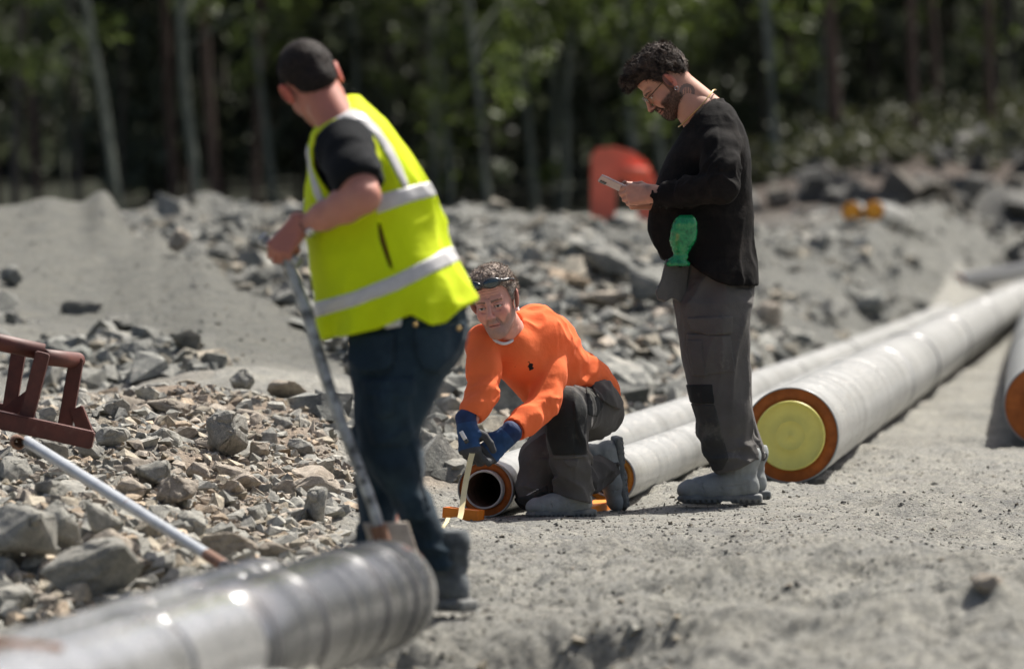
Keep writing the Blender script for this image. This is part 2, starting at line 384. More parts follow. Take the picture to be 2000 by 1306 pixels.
# base colours: pale grey gravel, tan soil among the near rubble, reddish-brown earth bank and leaf litter beyond
def mixc(c, t, col): return c * (1 - t[..., None]) + np.array(col, np.float32) * t[..., None]
gc = np.ones(Z.shape + (3,), np.float32) * np.array((.31, .305, .275), np.float32)
gc *= (1 + .10 * vn(GX * 1.1, GY * .8, s=31) + .09 * vn(GX * 5, GY * 4, s=32) + .07 * vn(GX * 22, GY * 18, s=33))[..., None]
nearrub = RM * (1 - sst(25, 28, GY))
soil = nearrub * sst(-.35, .25, vn(GX * 1.6, GY * 1.1, s=34) + .5 * sst(150, 420, PXg) - .2 - .5 * (1 - sst(19, 20.5, GY)))
gc = mixc(gc, nearrub * .5, (.20, .195, .175)); gc = mixc(gc, soil * .85, (.34, .268, .205))
gc = mixc(gc, PM * .9, (.135, .137, .122))
farrub = RM * sst(26, 29, GY); gc = mixc(gc, farrub * .9, (.150, .153, .140))
brown = sst(-3, 3, GY - np.interp(PXg, [1300, 1600, 1800, 2000], [58, 62, 70, 79])) * sst(1300, 1500, PXg + 30 * vn(GX, GY, s=35)); gc = mixc(gc, brown * .95, (.075, .058, .048))
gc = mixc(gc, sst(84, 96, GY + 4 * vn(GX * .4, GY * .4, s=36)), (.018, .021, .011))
gc = np.clip(gc, 0, 1).reshape(-1, 3)
m, n, b = nmat('gravel_ground')
at = n.nodes.new('ShaderNodeAttribute'); at.attribute_name = 'Col'
t1 = tex_noise(n, 60, 6, .75); r1 = ramp(n, t1.outputs['Fac'], [(.3, (.55, .56, .58)), (.5, (1, 1, 1)), (.72, (1.42, 1.40, 1.33))])
t2 = tex_noise(n, 5, 5, .7); r2 = ramp(n, t2.outputs['Fac'], [(.3, (.8, .82, .85)), (.7, (1.15, 1.13, 1.08))])
o1 = mix(n, at.outputs[0], r1.outputs[0], 1., 'MULTIPLY'); o2 = mix(n, o1, r2.outputs[0], 1., 'MULTIPLY')
vo = n.nodes.new('ShaderNodeTexVoronoi'); tc = n.nodes.new('ShaderNodeTexCoord'); link(n, tc.outputs['Object'], vo.inputs['Vector']); vo.inputs['Scale'].default_value = 75
rv = ramp(n, vo.outputs['Color'], [(0, (.72, .72, .74)), (1, (1.2, 1.2, 1.18))]); o3 = mix(n, o2, rv.outputs[0], .8, 'MULTIPLY')
link(n, o3, b.inputs['Base Color']); b.inputs['Roughness'].default_value = .95; b.inputs['Specular IOR Level'].default_value = .2
nb = bump(n, b, t1.outputs['Fac'], .9, .03); nb = bump(n, b, vo.outputs['Distance'], .6, -.008, nb)
M['ground'] = m
g = obj('ground', mesh_of('ground', gv, gq, m, True, gc)); tag(g, kind='structure')

# ------------------------------------------------------------------ rocks
def rock_mesh(seed, n=16, sc=(1, .8, .6), det=1, amp=.05, mat=None, bev=.04, sub=0, smooth=False):
    r = random.Random(seed); bm = bmesh.new()
    for i in range(n):
        v = Vector((r.gauss(0, 1), r.gauss(0, 1), r.gauss(0, 1))).normalized() * (r.uniform(.78, 1.0))
        # blasted rock: squash toward a few flat faces
        v = Vector((max(-.72, min(.72, v.x)), max(-.75, min(.7, v.y)), max(-.7, min(.74, v.z)))) * .72
        bm.verts.new((v.x * sc[0], v.y * sc[1], v.z * sc[2]))
    res = bmesh.ops.convex_hull(bm, input=list(bm.verts))
    bmesh.ops.delete(bm, geom=[e for e in res['geom_interior'] if isinstance(e, bmesh.types.BMVert)], context='VERTS')
    bmesh.ops.dissolve_limit(bm, angle_limit=R(14), verts=list(bm.verts), edges=list(bm.edges))
    if bev: bmesh.ops.bevel(bm, geom=list(bm.edges), offset=bev, segments=1, affect='EDGES', profile=.6)
    bmesh.ops.triangulate(bm, faces=list(bm.faces))
    for k in range(sub):
        bmesh.ops.subdivide_edges(bm, edges=list(bm.edges), cuts=1, use_grid_fill=True)
        bmesh.ops.triangulate(bm, faces=[f for f in bm.faces if len(f.verts) > 3])
    bmesh.ops.recalc_face_normals(bm, faces=list(bm.faces)); bm.normal_update()
    if sub:
        P0 = np.array([v.co for v in bm.verts], np.float32); N0 = np.array([v.normal for v in bm.verts], np.float32)
        q = amp * (vn3(P0, .55, seed) + .55 * vn3(P0, .2, seed + 1) + .3 * vn3(P0, .09, seed + 2))
        # conchoidal steps
        q += -amp * .8 * (np.abs(vn3(P0, .35, seed + 5)) < .07)
        P0 = P0 + N0 * q[:, None]
        for v, p in zip(bm.verts, P0): v.co = p
    me = bpy.data.meshes.new('rock'); bm.to_mesh(me); bm.free()
    me.materials.append(mat or M['rock'])
    me.polygons.foreach_set('use_smooth', np.full(len(me.polygons), smooth, dtype=bool))
    a = me.color_attributes.new('Col', 'FLOAT_COLOR', 'POINT'); a.data.foreach_set('color', np.ones(len(me.vertices) * 4, np.float32))
    return me
_variants = {}
def variant(kind, i, sub):
    key = (kind, i, sub)
    if key not in _variants:
        r = random.Random(i * 31 + 5)
        _variants[key] = rock_mesh(i * 13 + 1, n=r.choice([11, 13, 16, 20]), sc=(1, r.uniform(.65, .95), r.uniform(.5, .85)), mat=M[kind], bev=.035 if sub else .02, sub=sub, amp=.035)
    return _variants[key]
def rock(px, py, wpx, hpx, label, kind='rock', i=0, rot=None, group=None, sub=2, Y=None, lift=.30):
    """a rock whose middle shows at (px, py) and measures about wpx by hpx photo pixels"""
    base = hit(px, py + hpx * .42) if Y is None else P(px, py, Y)
    Yd = base.y; c = P(px, py, Yd)
    sx = wpx / F * Yd / .92; sz = hpx / F * Yd / .74
    o = obj('rock', variant(kind, i, sub)); o.location = (c.x, c.y + .15 * sx, c.z + .10 * sz)
    o.scale = (sx, (sx + sz) * .5, sz)
    o.rotation_euler = rot or (rnd.uniform(-.3, .3), rnd.uniform(-.3, .3), rnd.uniform(0, 6.28))
    tag(o, label, 'rock', group); return o
# ------------------------------------------------------------------ pipes
M['casing'] = None
def casing_mat(name, col, rough, band=None, metal=0, spec=.5, dirt=.5):
    m, n, b = nmat(name)
    t = tex_noise(n, 2.2, 6, .7, stretch=(1, 1, 1)); r1 = ramp(n, t.outputs['Fac'], [(.35, tuple(c * .86 for c in col)), (.65, tuple(min(1, c * 1.08) for c in col))])
    # handling scratches and dust
    t2 = tex_noise(n, 9, 8, .8, stretch=(6, .35, 6)); r2 = ramp(n, t2.outputs['Fac'], [(.52, (0, 0, 0)), (.72, (1, 1, 1))])
    dst = mix(n, r1.outputs[0], (.33, .30, .26), mix(n, (0, 0, 0), r2.outputs[0], dirt))
    at = n.nodes.new('ShaderNodeAttribute'); at.attribute_name = 'Col'
    tb = tex_noise(n, 1.0, 4, .7, stretch=(.25, 2.6, .25)); rb = ramp(n, tb.outputs['Fac'], [(.34, (.66, .66, .64)), (.5, (1, 1, 1)), (.68, (1.15, 1.14, 1.12))]); dst = mix(n, dst, rb.outputs[0], 1., 'MULTIPLY')
    tm = tex_noise(n, 5, 7, .75, stretch=(1, 1, 1.6)); rm_ = ramp(n, tm.outputs['Fac'], [(.56, (0, 0, 0)), (.70, (1, 1, 1))]); dst = mix(n, dst, (.21, .185, .15), mix(n, (0, 0, 0), rm_.outputs[0], .55))
    link(n, mix(n, dst, at.outputs[0], 1., 'MULTIPLY'), b.inputs['Base Color'])
    rr = n.nodes.new('ShaderNodeMapRange'); rr.inputs[3].default_value = rough; rr.inputs[4].default_value = min(1, rough + .3)
    link(n, r2.outputs[0], rr.inputs[0]); link(n, rr.outputs[0], b.inputs['Roughness'])
    b.inputs['Metallic'].default_value = metal; b.inputs['Specular IOR Level'].default_value = spec
    t3 = tex_noise(n, 7, 4, .6); bump(n, b, t3.outputs['Fac'], .25, .01)
    return m
M['casing'] = casing_mat('grey_pipe_casing', (.33, .335, .32), .30, dirt=.75)
M['casing_wrap'] = casing_mat('film_wrapped_casing', (.33, .335, .33), .17, spec=1.0, dirt=.3, metal=.35)
M['film'] = casing_mat('dark_glossy_film', (.16, .165, .168), .15, spec=1.0, dirt=.2, metal=.55)
_n = M['film'].node_tree; _t = tex_noise(_n, 3.5, 5, .7, stretch=(1, 14, 1)); bump(_n, _n.nodes['Principled BSDF'], _t.outputs['Fac'], .25, .008)
M['casing_black'] = casing_mat('black_pipe_casing', (.05, .055, .06), .3, dirt=.5)
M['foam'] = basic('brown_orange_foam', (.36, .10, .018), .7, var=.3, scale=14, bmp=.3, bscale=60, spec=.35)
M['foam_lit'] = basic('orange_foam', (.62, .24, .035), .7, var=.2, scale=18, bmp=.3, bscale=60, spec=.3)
M['yellowcap'] = basic('yellow_plastic_cap', (.70, .63, .15), .42, var=.10, scale=9, bmp=.08, bscale=30, attr=True, dust=((.42, .40, .22), 7, .6, .8))
M['orangecap'] = basic('amber_plastic_cap', (.80, .36, .02), .45, var=.08, scale=9, bmp=.05)
M['steel'] = basic('bare_steel', (.30, .28, .26), .42, metal=.8, var=.3, scale=25, bmp=.2)
M['steel_rust'] = basic('rusty_bore', (.10, .055, .035), .8, var=.4, scale=25, bmp=.3)
M['rim'] = basic('coated_rim', (.42, .40, .37), .5, var=.2, scale=30, bmp=.1)
M['joint'] = basic('black_shrink_sleeve', (.05, .052, .056), .35, var=.25, scale=12, bmp=.15, spec=.6)
def frame_axes(d):
    d = Vector(d).normalized(); u = Vector((0, 0, 1)); s = d.cross(u).normalized(); u2 = s.cross(d)
    return s, u2, d
def catmull(pts, step):
    out = []
    for i in range(len(pts) - 1):
        p0 = pts[max(i - 1, 0)]; p1 = pts[i]; p2 = pts[i + 1]; p3 = pts[min(i + 2, len(pts) - 1)]
        n = max(2, int((p2 - p1).length / step))
        for k in range(n):
            t = k / n
            out.append(.5 * ((2 * p1) + (p2 - p0) * t + (2 * p0 - 5 * p1 + 4 * p2 - p3) * t * t + (3 * p1 - p0 - 3 * p2 + p3) * t ** 3))
    out.append(pts[-1]); return out
def lathe_along(path, prof, seg=48, closed=False):
    """rings: list of (point, direction, radius)"""
    V = []; Q = []
    for p, d, r in prof:
        s, u, dd = frame_axes(d)
        for k in range(seg):
            a = 2 * math.pi * k / seg; q = p + (s * math.cos(a) + u * math.sin(a)) * r; V.append(q[:])
    for i in range(len(prof) - 1):
        for k in range(seg):
            k2 = (k + 1) % seg
            Q.append((i * seg + k, i * seg + k2, (i + 1) * seg + k2, (i + 1) * seg + k))
    return np.array(V, np.float32), np.array(Q, np.int32)
def pipe(label, pts, r, inner, cap=None, mat='casing', joints=(), group=None, foam='foam', steel_out=.03, rings=(), seg=56, wrap=None):
    pts = [Vector(p) for p in pts]
    path = catmull(pts, .25)
    D = [(path[min(i + 1, len(path) - 1)] - path[max(i - 1, 0)]).normalized() for i in range(len(path))]
    L = [0]
    for i in range(1, len(path)): L.append(L[-1] + (path[i] - path[i - 1]).length)
    def at(s):
        if s <= 0: return path[0] + D[0] * s, D[0]
        i = min(range(len(L)), key=lambda j: abs(L[j] - s)); i0 = i if L[i] <= s else i - 1; i0 = min(i0, len(path) - 2)
        t = (s - L[i0]) / max(1e-6, L[i0 + 1] - L[i0]); return path[i0].lerp(path[i0 + 1], t), D[i0].lerp(D[i0 + 1], t).normalized()
    t = thing('insulated_pipe', path[0], label, 'pipe', group)
    prof = [(path[0] + D[0] * .02, D[0], r - .005), (path[0] + D[0] * .0, D[0], r - .005), (path[0] - D[0] * .0, D[0], r)]
    s = .04
    while s < L[-1]:
        p, d = at(s); prof.append((p, d, r * (1 + .004 * math.sin(s * 3.1) + .003 * math.sin(s * 7.7 + 1)))); s += .12 if s < 5 else .4
    part('casing', lathe_along(path, prof, seg), M[mat], t)
    # foam ring, slightly recessed, faint saw marks come from the material
    p0, d0 = path[0], D[0]
    fr = [(p0 + d0 * .012, d0, r - .0055), (p0 + d0 * .006, d0, r * .5 + inner * .5), (p0 + d0 * .009, d0, inner + .001), (p0 + d0 * .08, d0, inner + .001)]
    part('insulation_ring', lathe_along(path, fr, seg), M[foam], t)
    if cap is None:
        sr = [(p0 + d0 * .5, d0, inner - .008), (p0 - d0 * steel_out, d0, inner - .008), (p0 - d0 * (steel_out + .003), d0, inner - .004), (p0 - d0 * steel_out, d0, inner), (p0 + d0 * .1, d0, inner)]
        V, Q = lathe_along(path, sr, seg)
        part('steel_pipe', (V, Q), [M['steel_rust'], M['rim']], t, mi=[0 if i < seg else 1 for i in range(len(Q))])
        part('bore_end', lathe_along(path, [(p0 + d0 * .49, d0, inner), (p0 + d0 * .49, d0, .001)], seg), M['steel_rust'], t)
    else:
        c = cap[1]
        cr = [(p0 + d0 * .01, d0, c * .97), (p0 - d0 * .028, d0, c), (p0 - d0 * .036, d0, c * .985), (p0 - d0 * .038, d0, c * .955), (p0 - d0 * .034, d0, c * .925), (p0 - d0 * .024, d0, c * .90),
              (p0 - d0 * .023, d0, c * .44), (p0 - d0 * .026, d0, c * .425), (p0 - d0 * .026, d0, c * .405), (p0 - d0 * .022, d0, c * .385), (p0 - d0 * .021, d0, c * .03), (p0 - d0 * .0245, d0, c * .02), (p0 - d0 * .0245, d0, .0005)]
        part('end_cap', lathe_along(path, cr, seg), M[cap[0]], t)
    for (s, wd, h, mt) in joints:
        a, da = at(s); b_, db = at(s + wd)
        jr = [(a, da, r - .002), (a + da * .006, da, r + h)] + [(at(s + wd * q)[0], at(s + wd * q)[1], r + h + .0015 * (k % 2)) for k, q in enumerate((.2, .4, .6, .8))] + [(b_ - db * .006, db, r + h), (b_, db, r - .002)]
        part('joint_sleeve', lathe_along(path, jr, seg), M[mt], t)
    return t
def on_ground(X, Y, r, dz=0): return Vector((X, Y, ground(X, Y) + r + dz))
def line_z(pts, r, z):
    return [Vector((x, y, zz + r)) for (x, y), zz in zip(pts, z)]
# the three long runs on the far side and the one at the frame's edge
P1 = [(-.10, 21.3), (.27, 23.4), (.90, 28.1), (1.38, 32.2), (2.13, 38.8), (3.25, 48), (4.75, 60.7), (6.0, 71)]
pipe('long thin grey pipe with open steel bore in front of the kneeling man', [Vector((x, y, max(-.01, min(.02, ground(x, y))) * (1 if y < 40 else 0) + .105 - .0016 * max(0, y - 25))) for x, y in P1], .106, .073,
     joints=[(8.2, .03, .003, 'casing'), (14, .03, .003, 'casing'), (20, .03, .004, 'joint'), (28, .03, .004, 'joint'), (36, .03, .004, 'joint')], foam='foam')
P2 = [(.376, 22.0), (.87, 25.5), (1.20, 28.2), (1.90, 34.4), (2.78, 41.5), (3.60, 48.6), (5.0, 60.7), (6.2, 71)]
pipe("thin grey pipe whose orange foam end shows behind the kneeling man's boot", [Vector((x, y, .103 - .0016 * max(0, y - 25))) for x, y in P2], .101, .07,
     joints=[(9.2, .03, .003, 'casing'), (21, .03, .003, 'joint')], foam='foam_lit')
PB = [(1.162, 23.7), (2.43, 34.9), (3.55, 45), (5.85, 65), (6.6, 71.5)]
pipe("wide grey pipe closed with a big yellow cap behind the standing man's legs", [Vector((x, y, .2 - .0024 * max(0, y - 25))) for x, y in PB], .2, .13, cap=('yellowcap', .146),
     joints=[(4.7, .03, .0025, 'casing'), (7.3, 1.3, .003, 'casing'), (11.0, .09, .006, 'joint'), (17.6, .10, .005, 'joint'), (25.5, .10, .005, 'joint'), (34, .12, .005, 'joint')], seg=72)
PR = [(2.57, 27.4), (3.70, 39.8), (5.25, 56), (6.9, 72)]
pipe("wide grey pipe with brown foam end cut by the frame's right edge", [Vector((x, y, .2 - .0024 * max(0, y - 25))) for x, y in PR], .2, .085, joints=[(9.0, .1, .005, 'joint'), (16, .1, .005, 'joint')])
pipe('dark pipe lying on the stones beyond the long grey pipes', [P(1868, 552, 61), P(1950, 538, 64), P(2060, 519, 68), P(2250, 490, 76)], .10, .07, mat='casing_black')
for k, (px, py, lb) in enumerate(((1663, 414, 'far amber capped pipe on the bank, the one nearer the standing man'), (1707, 411, 'far amber capped pipe on the bank, the one further from the standing man'))):
    a = P(px, py, 59.5); pipe(lb, [a, a + Vector((.30, 2.4, -.04)), a + Vector((.6, 4.8, -.10))], .112, .08, cap=('orangecap', .092), group='capped pipes on the far bank', mat='casing')
# foreground pair, out of focus
pipe('blurred film-wrapped grey pipe with dark shrink bands, nearest the camera', [Vector((-.337, 15.0, .133)), Vector((-.845, 12.2, .139)), Vector((-1.3, 9.7, .14)), Vector((-1.75, 7.2, .14))], .142, .10, mat='casing_wrap', cap=('yellowcap', .1),
     joints=[(.03, 2.0, .0022, 'film'), (.10, .03, .004, 'film'), (.26, .035, .005, 'joint'), (.42, .03, .004, 'film'), (.62, .05, .006, 'joint'), (.85, .03, .004, 'film'), (1.02, .03, .004, 'film'), (1.35, .05, .005, 'joint'), (1.6, .03, .004, 'film'), (1.9, .05, .005, 'joint'), (2.7, .04, .004, 'film')], seg=72)
pipe('blurred thinner grey pipe just behind the nearest film-wrapped pipe', [Vector((-.66, 15.15, .108)), Vector((-.985, 13.17, .108)), Vector((-1.4, 10.6, .11)), Vector((-1.95, 7.2, .11))], .112, .075, mat='casing_wrap', cap=('yellowcap', .08),
     joints=[(.02, 1.0, .002, 'film'), (.08, .04, .004, 'joint'), (.2, .04, .004, 'film'), (.32, .04, .004, 'joint'), (.5, .04, .004, 'film'), (1.5, .05, .003, 'film')])
pipe('blurred pipe end peeking up at the bottom edge', [P(540, 1398, 13.1), P(250, 1480, 11.6), P(-150, 1600, 10)], .105, .07, mat='casing', foam='foam_lit')

# ------------------------------------------------------------------ steel pole
M['galv'] = basic('galvanised_white_steel', (.40, .42, .43), .34, var=.15, scale=9, bmp=.15, bscale=30, spec=.6, dust=((.20, .10, .06), 11, .62, .72))
a, b_ = P(52, 862, 19.2), P(440, 1106, 16.6)
t = thing('steel_pole', a, 'long pale galvanised pole lying across the rubble', 'pole')
d = (b_ - a).normalized()
L = (b_ - a).length
pr = [(a, d, .012), (a, d, .0185)] + [(a + d * (L * q), d, .019 if q < .62 else .0175) for q in np.linspace(.01, .99, 20)] + [(b_, d, .018), (b_, d, .01)]
part('tube', lathe_along(None, pr, 24), M['galv'], t)
M['oldrust'] = basic('brown_rust', (.17, .085, .05), .75, var=.35, scale=30, bmp=.3)
q0 = a + d * (L * .92)
part('rusty_tip', lathe_along(None, [(q0, d, .0178), (q0 + d * .01, d, .0185), (b_ - d * .005, d, .018), (b_ + d * .003, d, .015)], 24), M['oldrust'], t)
e0 = a + Vector((-.035, -.0, .0))
part('end_clamp', lathe_along(None, [(e0 - d * .004, d, .001), (e0 - d * .004, d, .024), (e0 + d * .03, d, .025), (e0 + d * .034, d, .018)], 20), M['oldrust'], t)

# ------------------------------------------------------------------ rust-red steel rack
M['redsteel'] = basic('red_oxide_steel', (.085, .020, .012), .6, var=.35, scale=14, bmp=.3, bscale=70, bdist=.003, dust=((.15, .07, .05), 9, .60, .8))
def beam_vf(p, q, w_, h_, up=(0, 0, 1)):
    p, q = Vector(p), Vector(q); d = (q - p).normalized(); s = d.cross(Vector(up)).normalized(); u = s.cross(d)
    bm = bmesh.new(); mt = Matrix((s, d, u)).transposed()
    bmesh.ops.create_cube(bm, size=1)
    for v in bm.verts: v.co = p.lerp(q, .5) + mt @ Vector((v.co.x * w_, v.co.y * (q - p).length, v.co.z * h_))
    bmesh.ops.bevel(bm, geom=list(bm.edges), offset=min(w_, h_) * .08, segments=2, affect='EDGES')
    bm.verts.index_update(); V = [v.co[:] for v in bm.verts]; Fc = [[v.index for v in f.verts] for f in bm.faces]; bm.free(); return V, Fc
RY = 19.9
t = thing('steel_rack', P(60, 850, RY), 'rust red steel cradle frame tilted on top of the rubble', 'steel frame')
def tube_vf(p, q, r, seg=24):
    p, q = Vector(p), Vector(q); d = (q - p).normalized()
    return lathe_along(None, [(p, d, .001), (p, d, r * .8), (p + d * .002, d, r), (q - d * .002, d, r), (q, d, r * .8), (q + d * .0, d, .001)], seg)
part('top_tube', tube_vf(P(-90, 648, RY + .02), P(86, 688, RY + .05), .030), M['redsteel'], t)
part('top_tube', tube_vf(P(84, 697, RY + .03), P(152, 704, RY + .3), .029), M['redsteel'], t)
part('post', beam_vf(P(84, 688, RY), P(46, 838, RY), .064, .05), M['redsteel'], t, smooth=False)
part('post', beam_vf(P(150, 698, RY + .28), P(124, 846, RY + .28), .066, .05), M['redsteel'], t, smooth=False)
part('post', beam_vf(P(36, 690, RY + .45), P(16, 812, RY + .45), .06, .05), M['redsteel'], t, smooth=False)
part('base_rail', beam_vf(P(-100, 798, RY - .04), P(182, 860, RY - .04), .07, .062), M['redsteel'], t, smooth=False)
part('base_rail', beam_vf(P(-60, 790, RY + .5), P(60, 812, RY + .5), .05, .05), M['redsteel'], t, smooth=False)
part('brace', beam_vf(P(0, 818, RY + .1), P(64, 768, RY + .1), .045, .045), M['redsteel'], t, smooth=False)
part('gusset', beam_vf(P(148, 796, RY + .27), P(172, 856, RY + .27), .06, .05), M['redsteel'], t, smooth=False)
part('gusset', beam_vf(P(40, 776, RY + .42), P(56, 812, RY + .42), .05, .045), M['redsteel'], t, smooth=False)

# brown wedge in the bottom corner, very close and blurred
t = thing('rusty_beam', P(-40, 1290, 11.6), 'blurred rusty brown beam end in the bottom corner beside the near pipes', 'beam')
part('web', beam_vf(P(-500, 1245, 10.9), P(95, 1330, 11.5), .12, .10), M['oldrust'], t)
part('flange', beam_vf(P(-500, 1214, 10.88), P(70, 1262, 11.5), .15, .014), M['oldrust'], t)

# red arch far behind
t = thing('red_steel_arch', P(1215, 440, 57), 'red steel arch standing blurred before the dark forest', 'steel arch')
M['redpaint'] = basic('red_orange_paint', (.78, .16, .09), .55, var=.2, scale=4, bmp=.1)
outer = [(1154, 470), (1154, 380), (1154, 305), (1166, 290), (1200, 286), (1236, 296), (1264, 318), (1281, 350), (1288, 395), (1288, 450)]
inner_ = [(1202, 470), (1202, 400), (1203, 365), (1206, 354), (1212, 351), (1222, 354), (1232, 364), (1240, 380), (1245, 405), (1246, 450)]
V = [P(x, y, 57 + dy)[:] for dy in (0, .5) for x, y in outer + inner_]; n_ = len(outer); Fc = []
for i in range(n_ - 1):
    Fc += [(i, i + 1, n_ + i + 1, n_ + i), (3 * n_ + i, 3 * n_ + i + 1, 2 * n_ + i + 1, 2 * n_ + i), (i + 1, i, 2 * n_ + i, 2 * n_ + i + 1), (n_ + i, n_ + i + 1, 3 * n_ + i + 1, 3 * n_ + i)]
part('arch_plate', (V, Fc), M['redpaint'], t, smooth=False)
part('stiffener', beam_vf(P(1212, 332, 56.9), P(1268, 338, 56.9), .05, .10), M['redpaint'], t)

# orange planks under the thin pipes
M['orange'] = basic('bright_orange_plastic', (.85, .24, .012), .5, var=.1, scale=12, bmp=.1, dust=((.33, .3, .26), 25, .62, .8))
for px0, py0, px1, py1, Y0, Y1, wd, lb in ((872, 1000, 938, 1007, 21.05, 21.0, .06, 'bright orange plank lying under the open bore of the thin pipe'), (1136, 1000, 1182, 984, 21.6, 21.9, .08, "bright orange plank between the kneeling man's two boots")):
    a = P(px0, py0, Y0); b2 = P(px1, py1, Y1)
    o = obj('orange_plank', mesh_of('orange_plank', *beam_vf((0, 0, 0), b2 - a, wd, .034), M['orange'], False)); o.location = a + Vector((0, 0, .0)); tag(o, lb, 'plank')

# ------------------------------------------------------------------ rocks
G1 = 'rocks in the near rubble'
big = [
 (40, 1062, 130, 150, 'largest smooth grey boulder at the rubble edge, cut by the frame', 'rock', 3), (112, 1048, 74, 96, 'upright dark grey rock beside the largest boulder', 'rock', 4),
 (180, 1022, 104, 92, 'bulky grey rock below the upper half of the pale pole', 'rock', 5), (178, 1136, 190, 108, 'wide flat slab of grey rock just above the blurred pipes', 'rock', 6),
 (226, 1070, 92, 56, 'wedge of tan rock resting on the flat slab', 'rock_tan', 7), (262, 1112, 84, 48, 'low tan rock between the flat slab and the thinner blurred pipe', 'rock_tan', 8),
 (160, 1092, 60, 34, 'thin pale flake of rock leaning on the flat slab', 'rock_tan', 2), (322, 1112, 74, 46, 'grey brown rock under the rusty tip of the pole', 'rock', 9),
 (372, 1030, 66, 62, 'rounded blue grey rock above the lower end of the pole', 'rock', 1), (448, 1078, 112, 54, 'long pale flat rock beyond the tip of the pole', 'rock_tan', 4),
 (540, 1082, 78, 36, 'pale rounded rock at the foot of the rubble behind the thinner pipe', 'rock_tan', 0), (602, 1078, 34, 34, 'small pale rock at the foot of the rubble close to the trouser leg', 'rock_tan', 3),
 (630, 1000, 78, 66, 'pointed grey rock standing at the end of the rubble next to the trouser leg', 'rock', 11), (506, 892, 46, 46, 'rusty orange brown rock in the middle of the tan soil', 'rock_tan', 12),
 (444, 862, 112, 88, 'large block with flat grey face in the tan soil', 'rock', 13), (410, 872, 62, 34, 'low angular rock in front of the flat faced block', 'rock_tan', 10),
 (300, 934, 66, 58, 'round dark gritty rock above the pole', 'rock', 14), (86, 866, 54, 46, 'grey block beside the lower rail of the red frame', 'rock', 15),
 (218, 862, 62, 50, 'grey rock beyond the end of the red frame rail', 'rock', 16), (226, 806, 56, 52, 'pointed grey rock on top of the soil mound', 'rock', 17),
 (348, 968, 88, 74, 'grey tan rock with deep shadow below, right above the pole', 'rock_tan', 18), (176, 886, 44, 40, 'small grey rock directly above the pole top', 'rock', 19),
 (472, 750, 44, 46, 'upright grey rock on the crest of the rubble', 'rock', 20), (562, 770, 96, 40, 'low pale slab on the rubble crest', 'rock_tan', 21),
 (28, 930, 70, 50, 'grey rock below the top end of the pole', 'rock', 22), (100, 960, 60, 44, 'dark grey rock below the pole, above the upright one', 'rock', 23),
 (20, 1180, 96, 60, 'dusty rock at the frame edge above the blurred pipes', 'rock', 24), (96, 1182, 50, 40, 'tan rock in the gap under the flat slab', 'rock_tan', 25),
 (250, 960, 66, 44, 'tan rock touching the middle of the pole', 'rock_tan', 26), (400, 930, 62, 36, 'flat pale rock in the tan soil below the block', 'rock_tan', 27),
 (590, 880, 60, 40, 'pale grey rock on the tan soil behind the shovel shaft', 'rock', 28), (560, 960, 54, 36, 'small flat rock on the soil near the pointed one', 'rock_tan', 29),
 (330, 800, 80, 36, 'pale slab on the mound behind the soil', 'rock_tan', 30), (500, 1010, 60, 40, 'grey rock at mid slope above the long flat one', 'rock', 31),
 (850, 878, 66, 70, 'blue grey rock right behind the blue gloves', 'rock', 32),
]
for x, y, w0, h0, lb, kd, i in big: rock(x, y, w0, h0, lb, kd, i, sub=3)
far = [
 (1188, 520, 96, 74, 'dark blurred boulder on the bank between the kneeling and standing men', 'rock_far', 3), (1262, 560, 120, 96, "large pale blurred boulder touching the standing man's outline", 'rock_far', 5),
 (1182, 590, 96, 42, 'brownish blurred rock below the dark boulder', 'rock_tan', 8), (1020, 560, 70, 44, 'blurred rock on the bank behind the kneeling back', 'rock_far', 9),
 (268, 690, 84, 42, 'dark grey rock at the foot of the gravel heap', 'rock_far', 10), (160, 604, 80, 26, 'flat rock half way up the gravel heap', 'rock_far', 11),
 (230, 640, 66, 36, 'blue grey rock on the lower gravel heap', 'rock_far', 12), (24, 545, 46, 40, 'dark rock on the steep side of the gravel heap', 'rock_far', 13),
 (1880, 300, 70, 70, 'pale boulder in the dark brush by the forest', 'rock_far', 14), (1745, 352, 60, 44, 'dim boulder on the brown earth bank', 'rock_far', 15), (1872, 402, 60, 36, 'pale stone at the foot of the brown earth bank', 'rock_far', 6), (1960, 330, 90, 70, 'dim boulder by the forest at the frame edge', 'rock_far', 7),
 (350, 480, 40, 60, 'tall brown rock beside the gravel heap crest', 'rock_tan', 16), (430, 500, 60, 40, 'grey rock in the rubble behind the gravel heap', 'rock_far', 17), (560, 590, 70, 46, 'dark rock behind the shovel shaft', 'rock_far', 18),
 (1690, 600, 80, 50, 'dark blurred rock behind the long pipe', 'rock_far', 19), (1500, 620, 60, 50, "pale pinkish blurred rock behind the standing man's back", 'rock_tan', 20), (1930, 1146, 56, 40, 'reddish brown stone in the churned gravel in the lower corner', 'rock_tan', 22),
]
for x, y, w0, h0, lb, kd, i in far: rock(x, y, w0, h0, lb, kd, i, sub=2, Y=(82 if y < 360 else None))
def scatter_pts(n, y0, y1, px0, px1, seed, mask, thr=.4):
    r = np.random.RandomState(seed); out = []
    while len(out) < n:
        px = r.uniform(px0, px1, 4000); Y = 1 / (r.uniform(0, 1, 4000) * (1 / y0 - 1 / y1) + 1 / y1)
        k = mask(px, Y) > thr
        out += list(zip(px[k], Y[k]))
        if k.sum() == 0: break
    return out[:n]
ROCKS = []
r = random.Random(11)
taken = [(x, y) for x, y, *_ in big]
cnt = 0
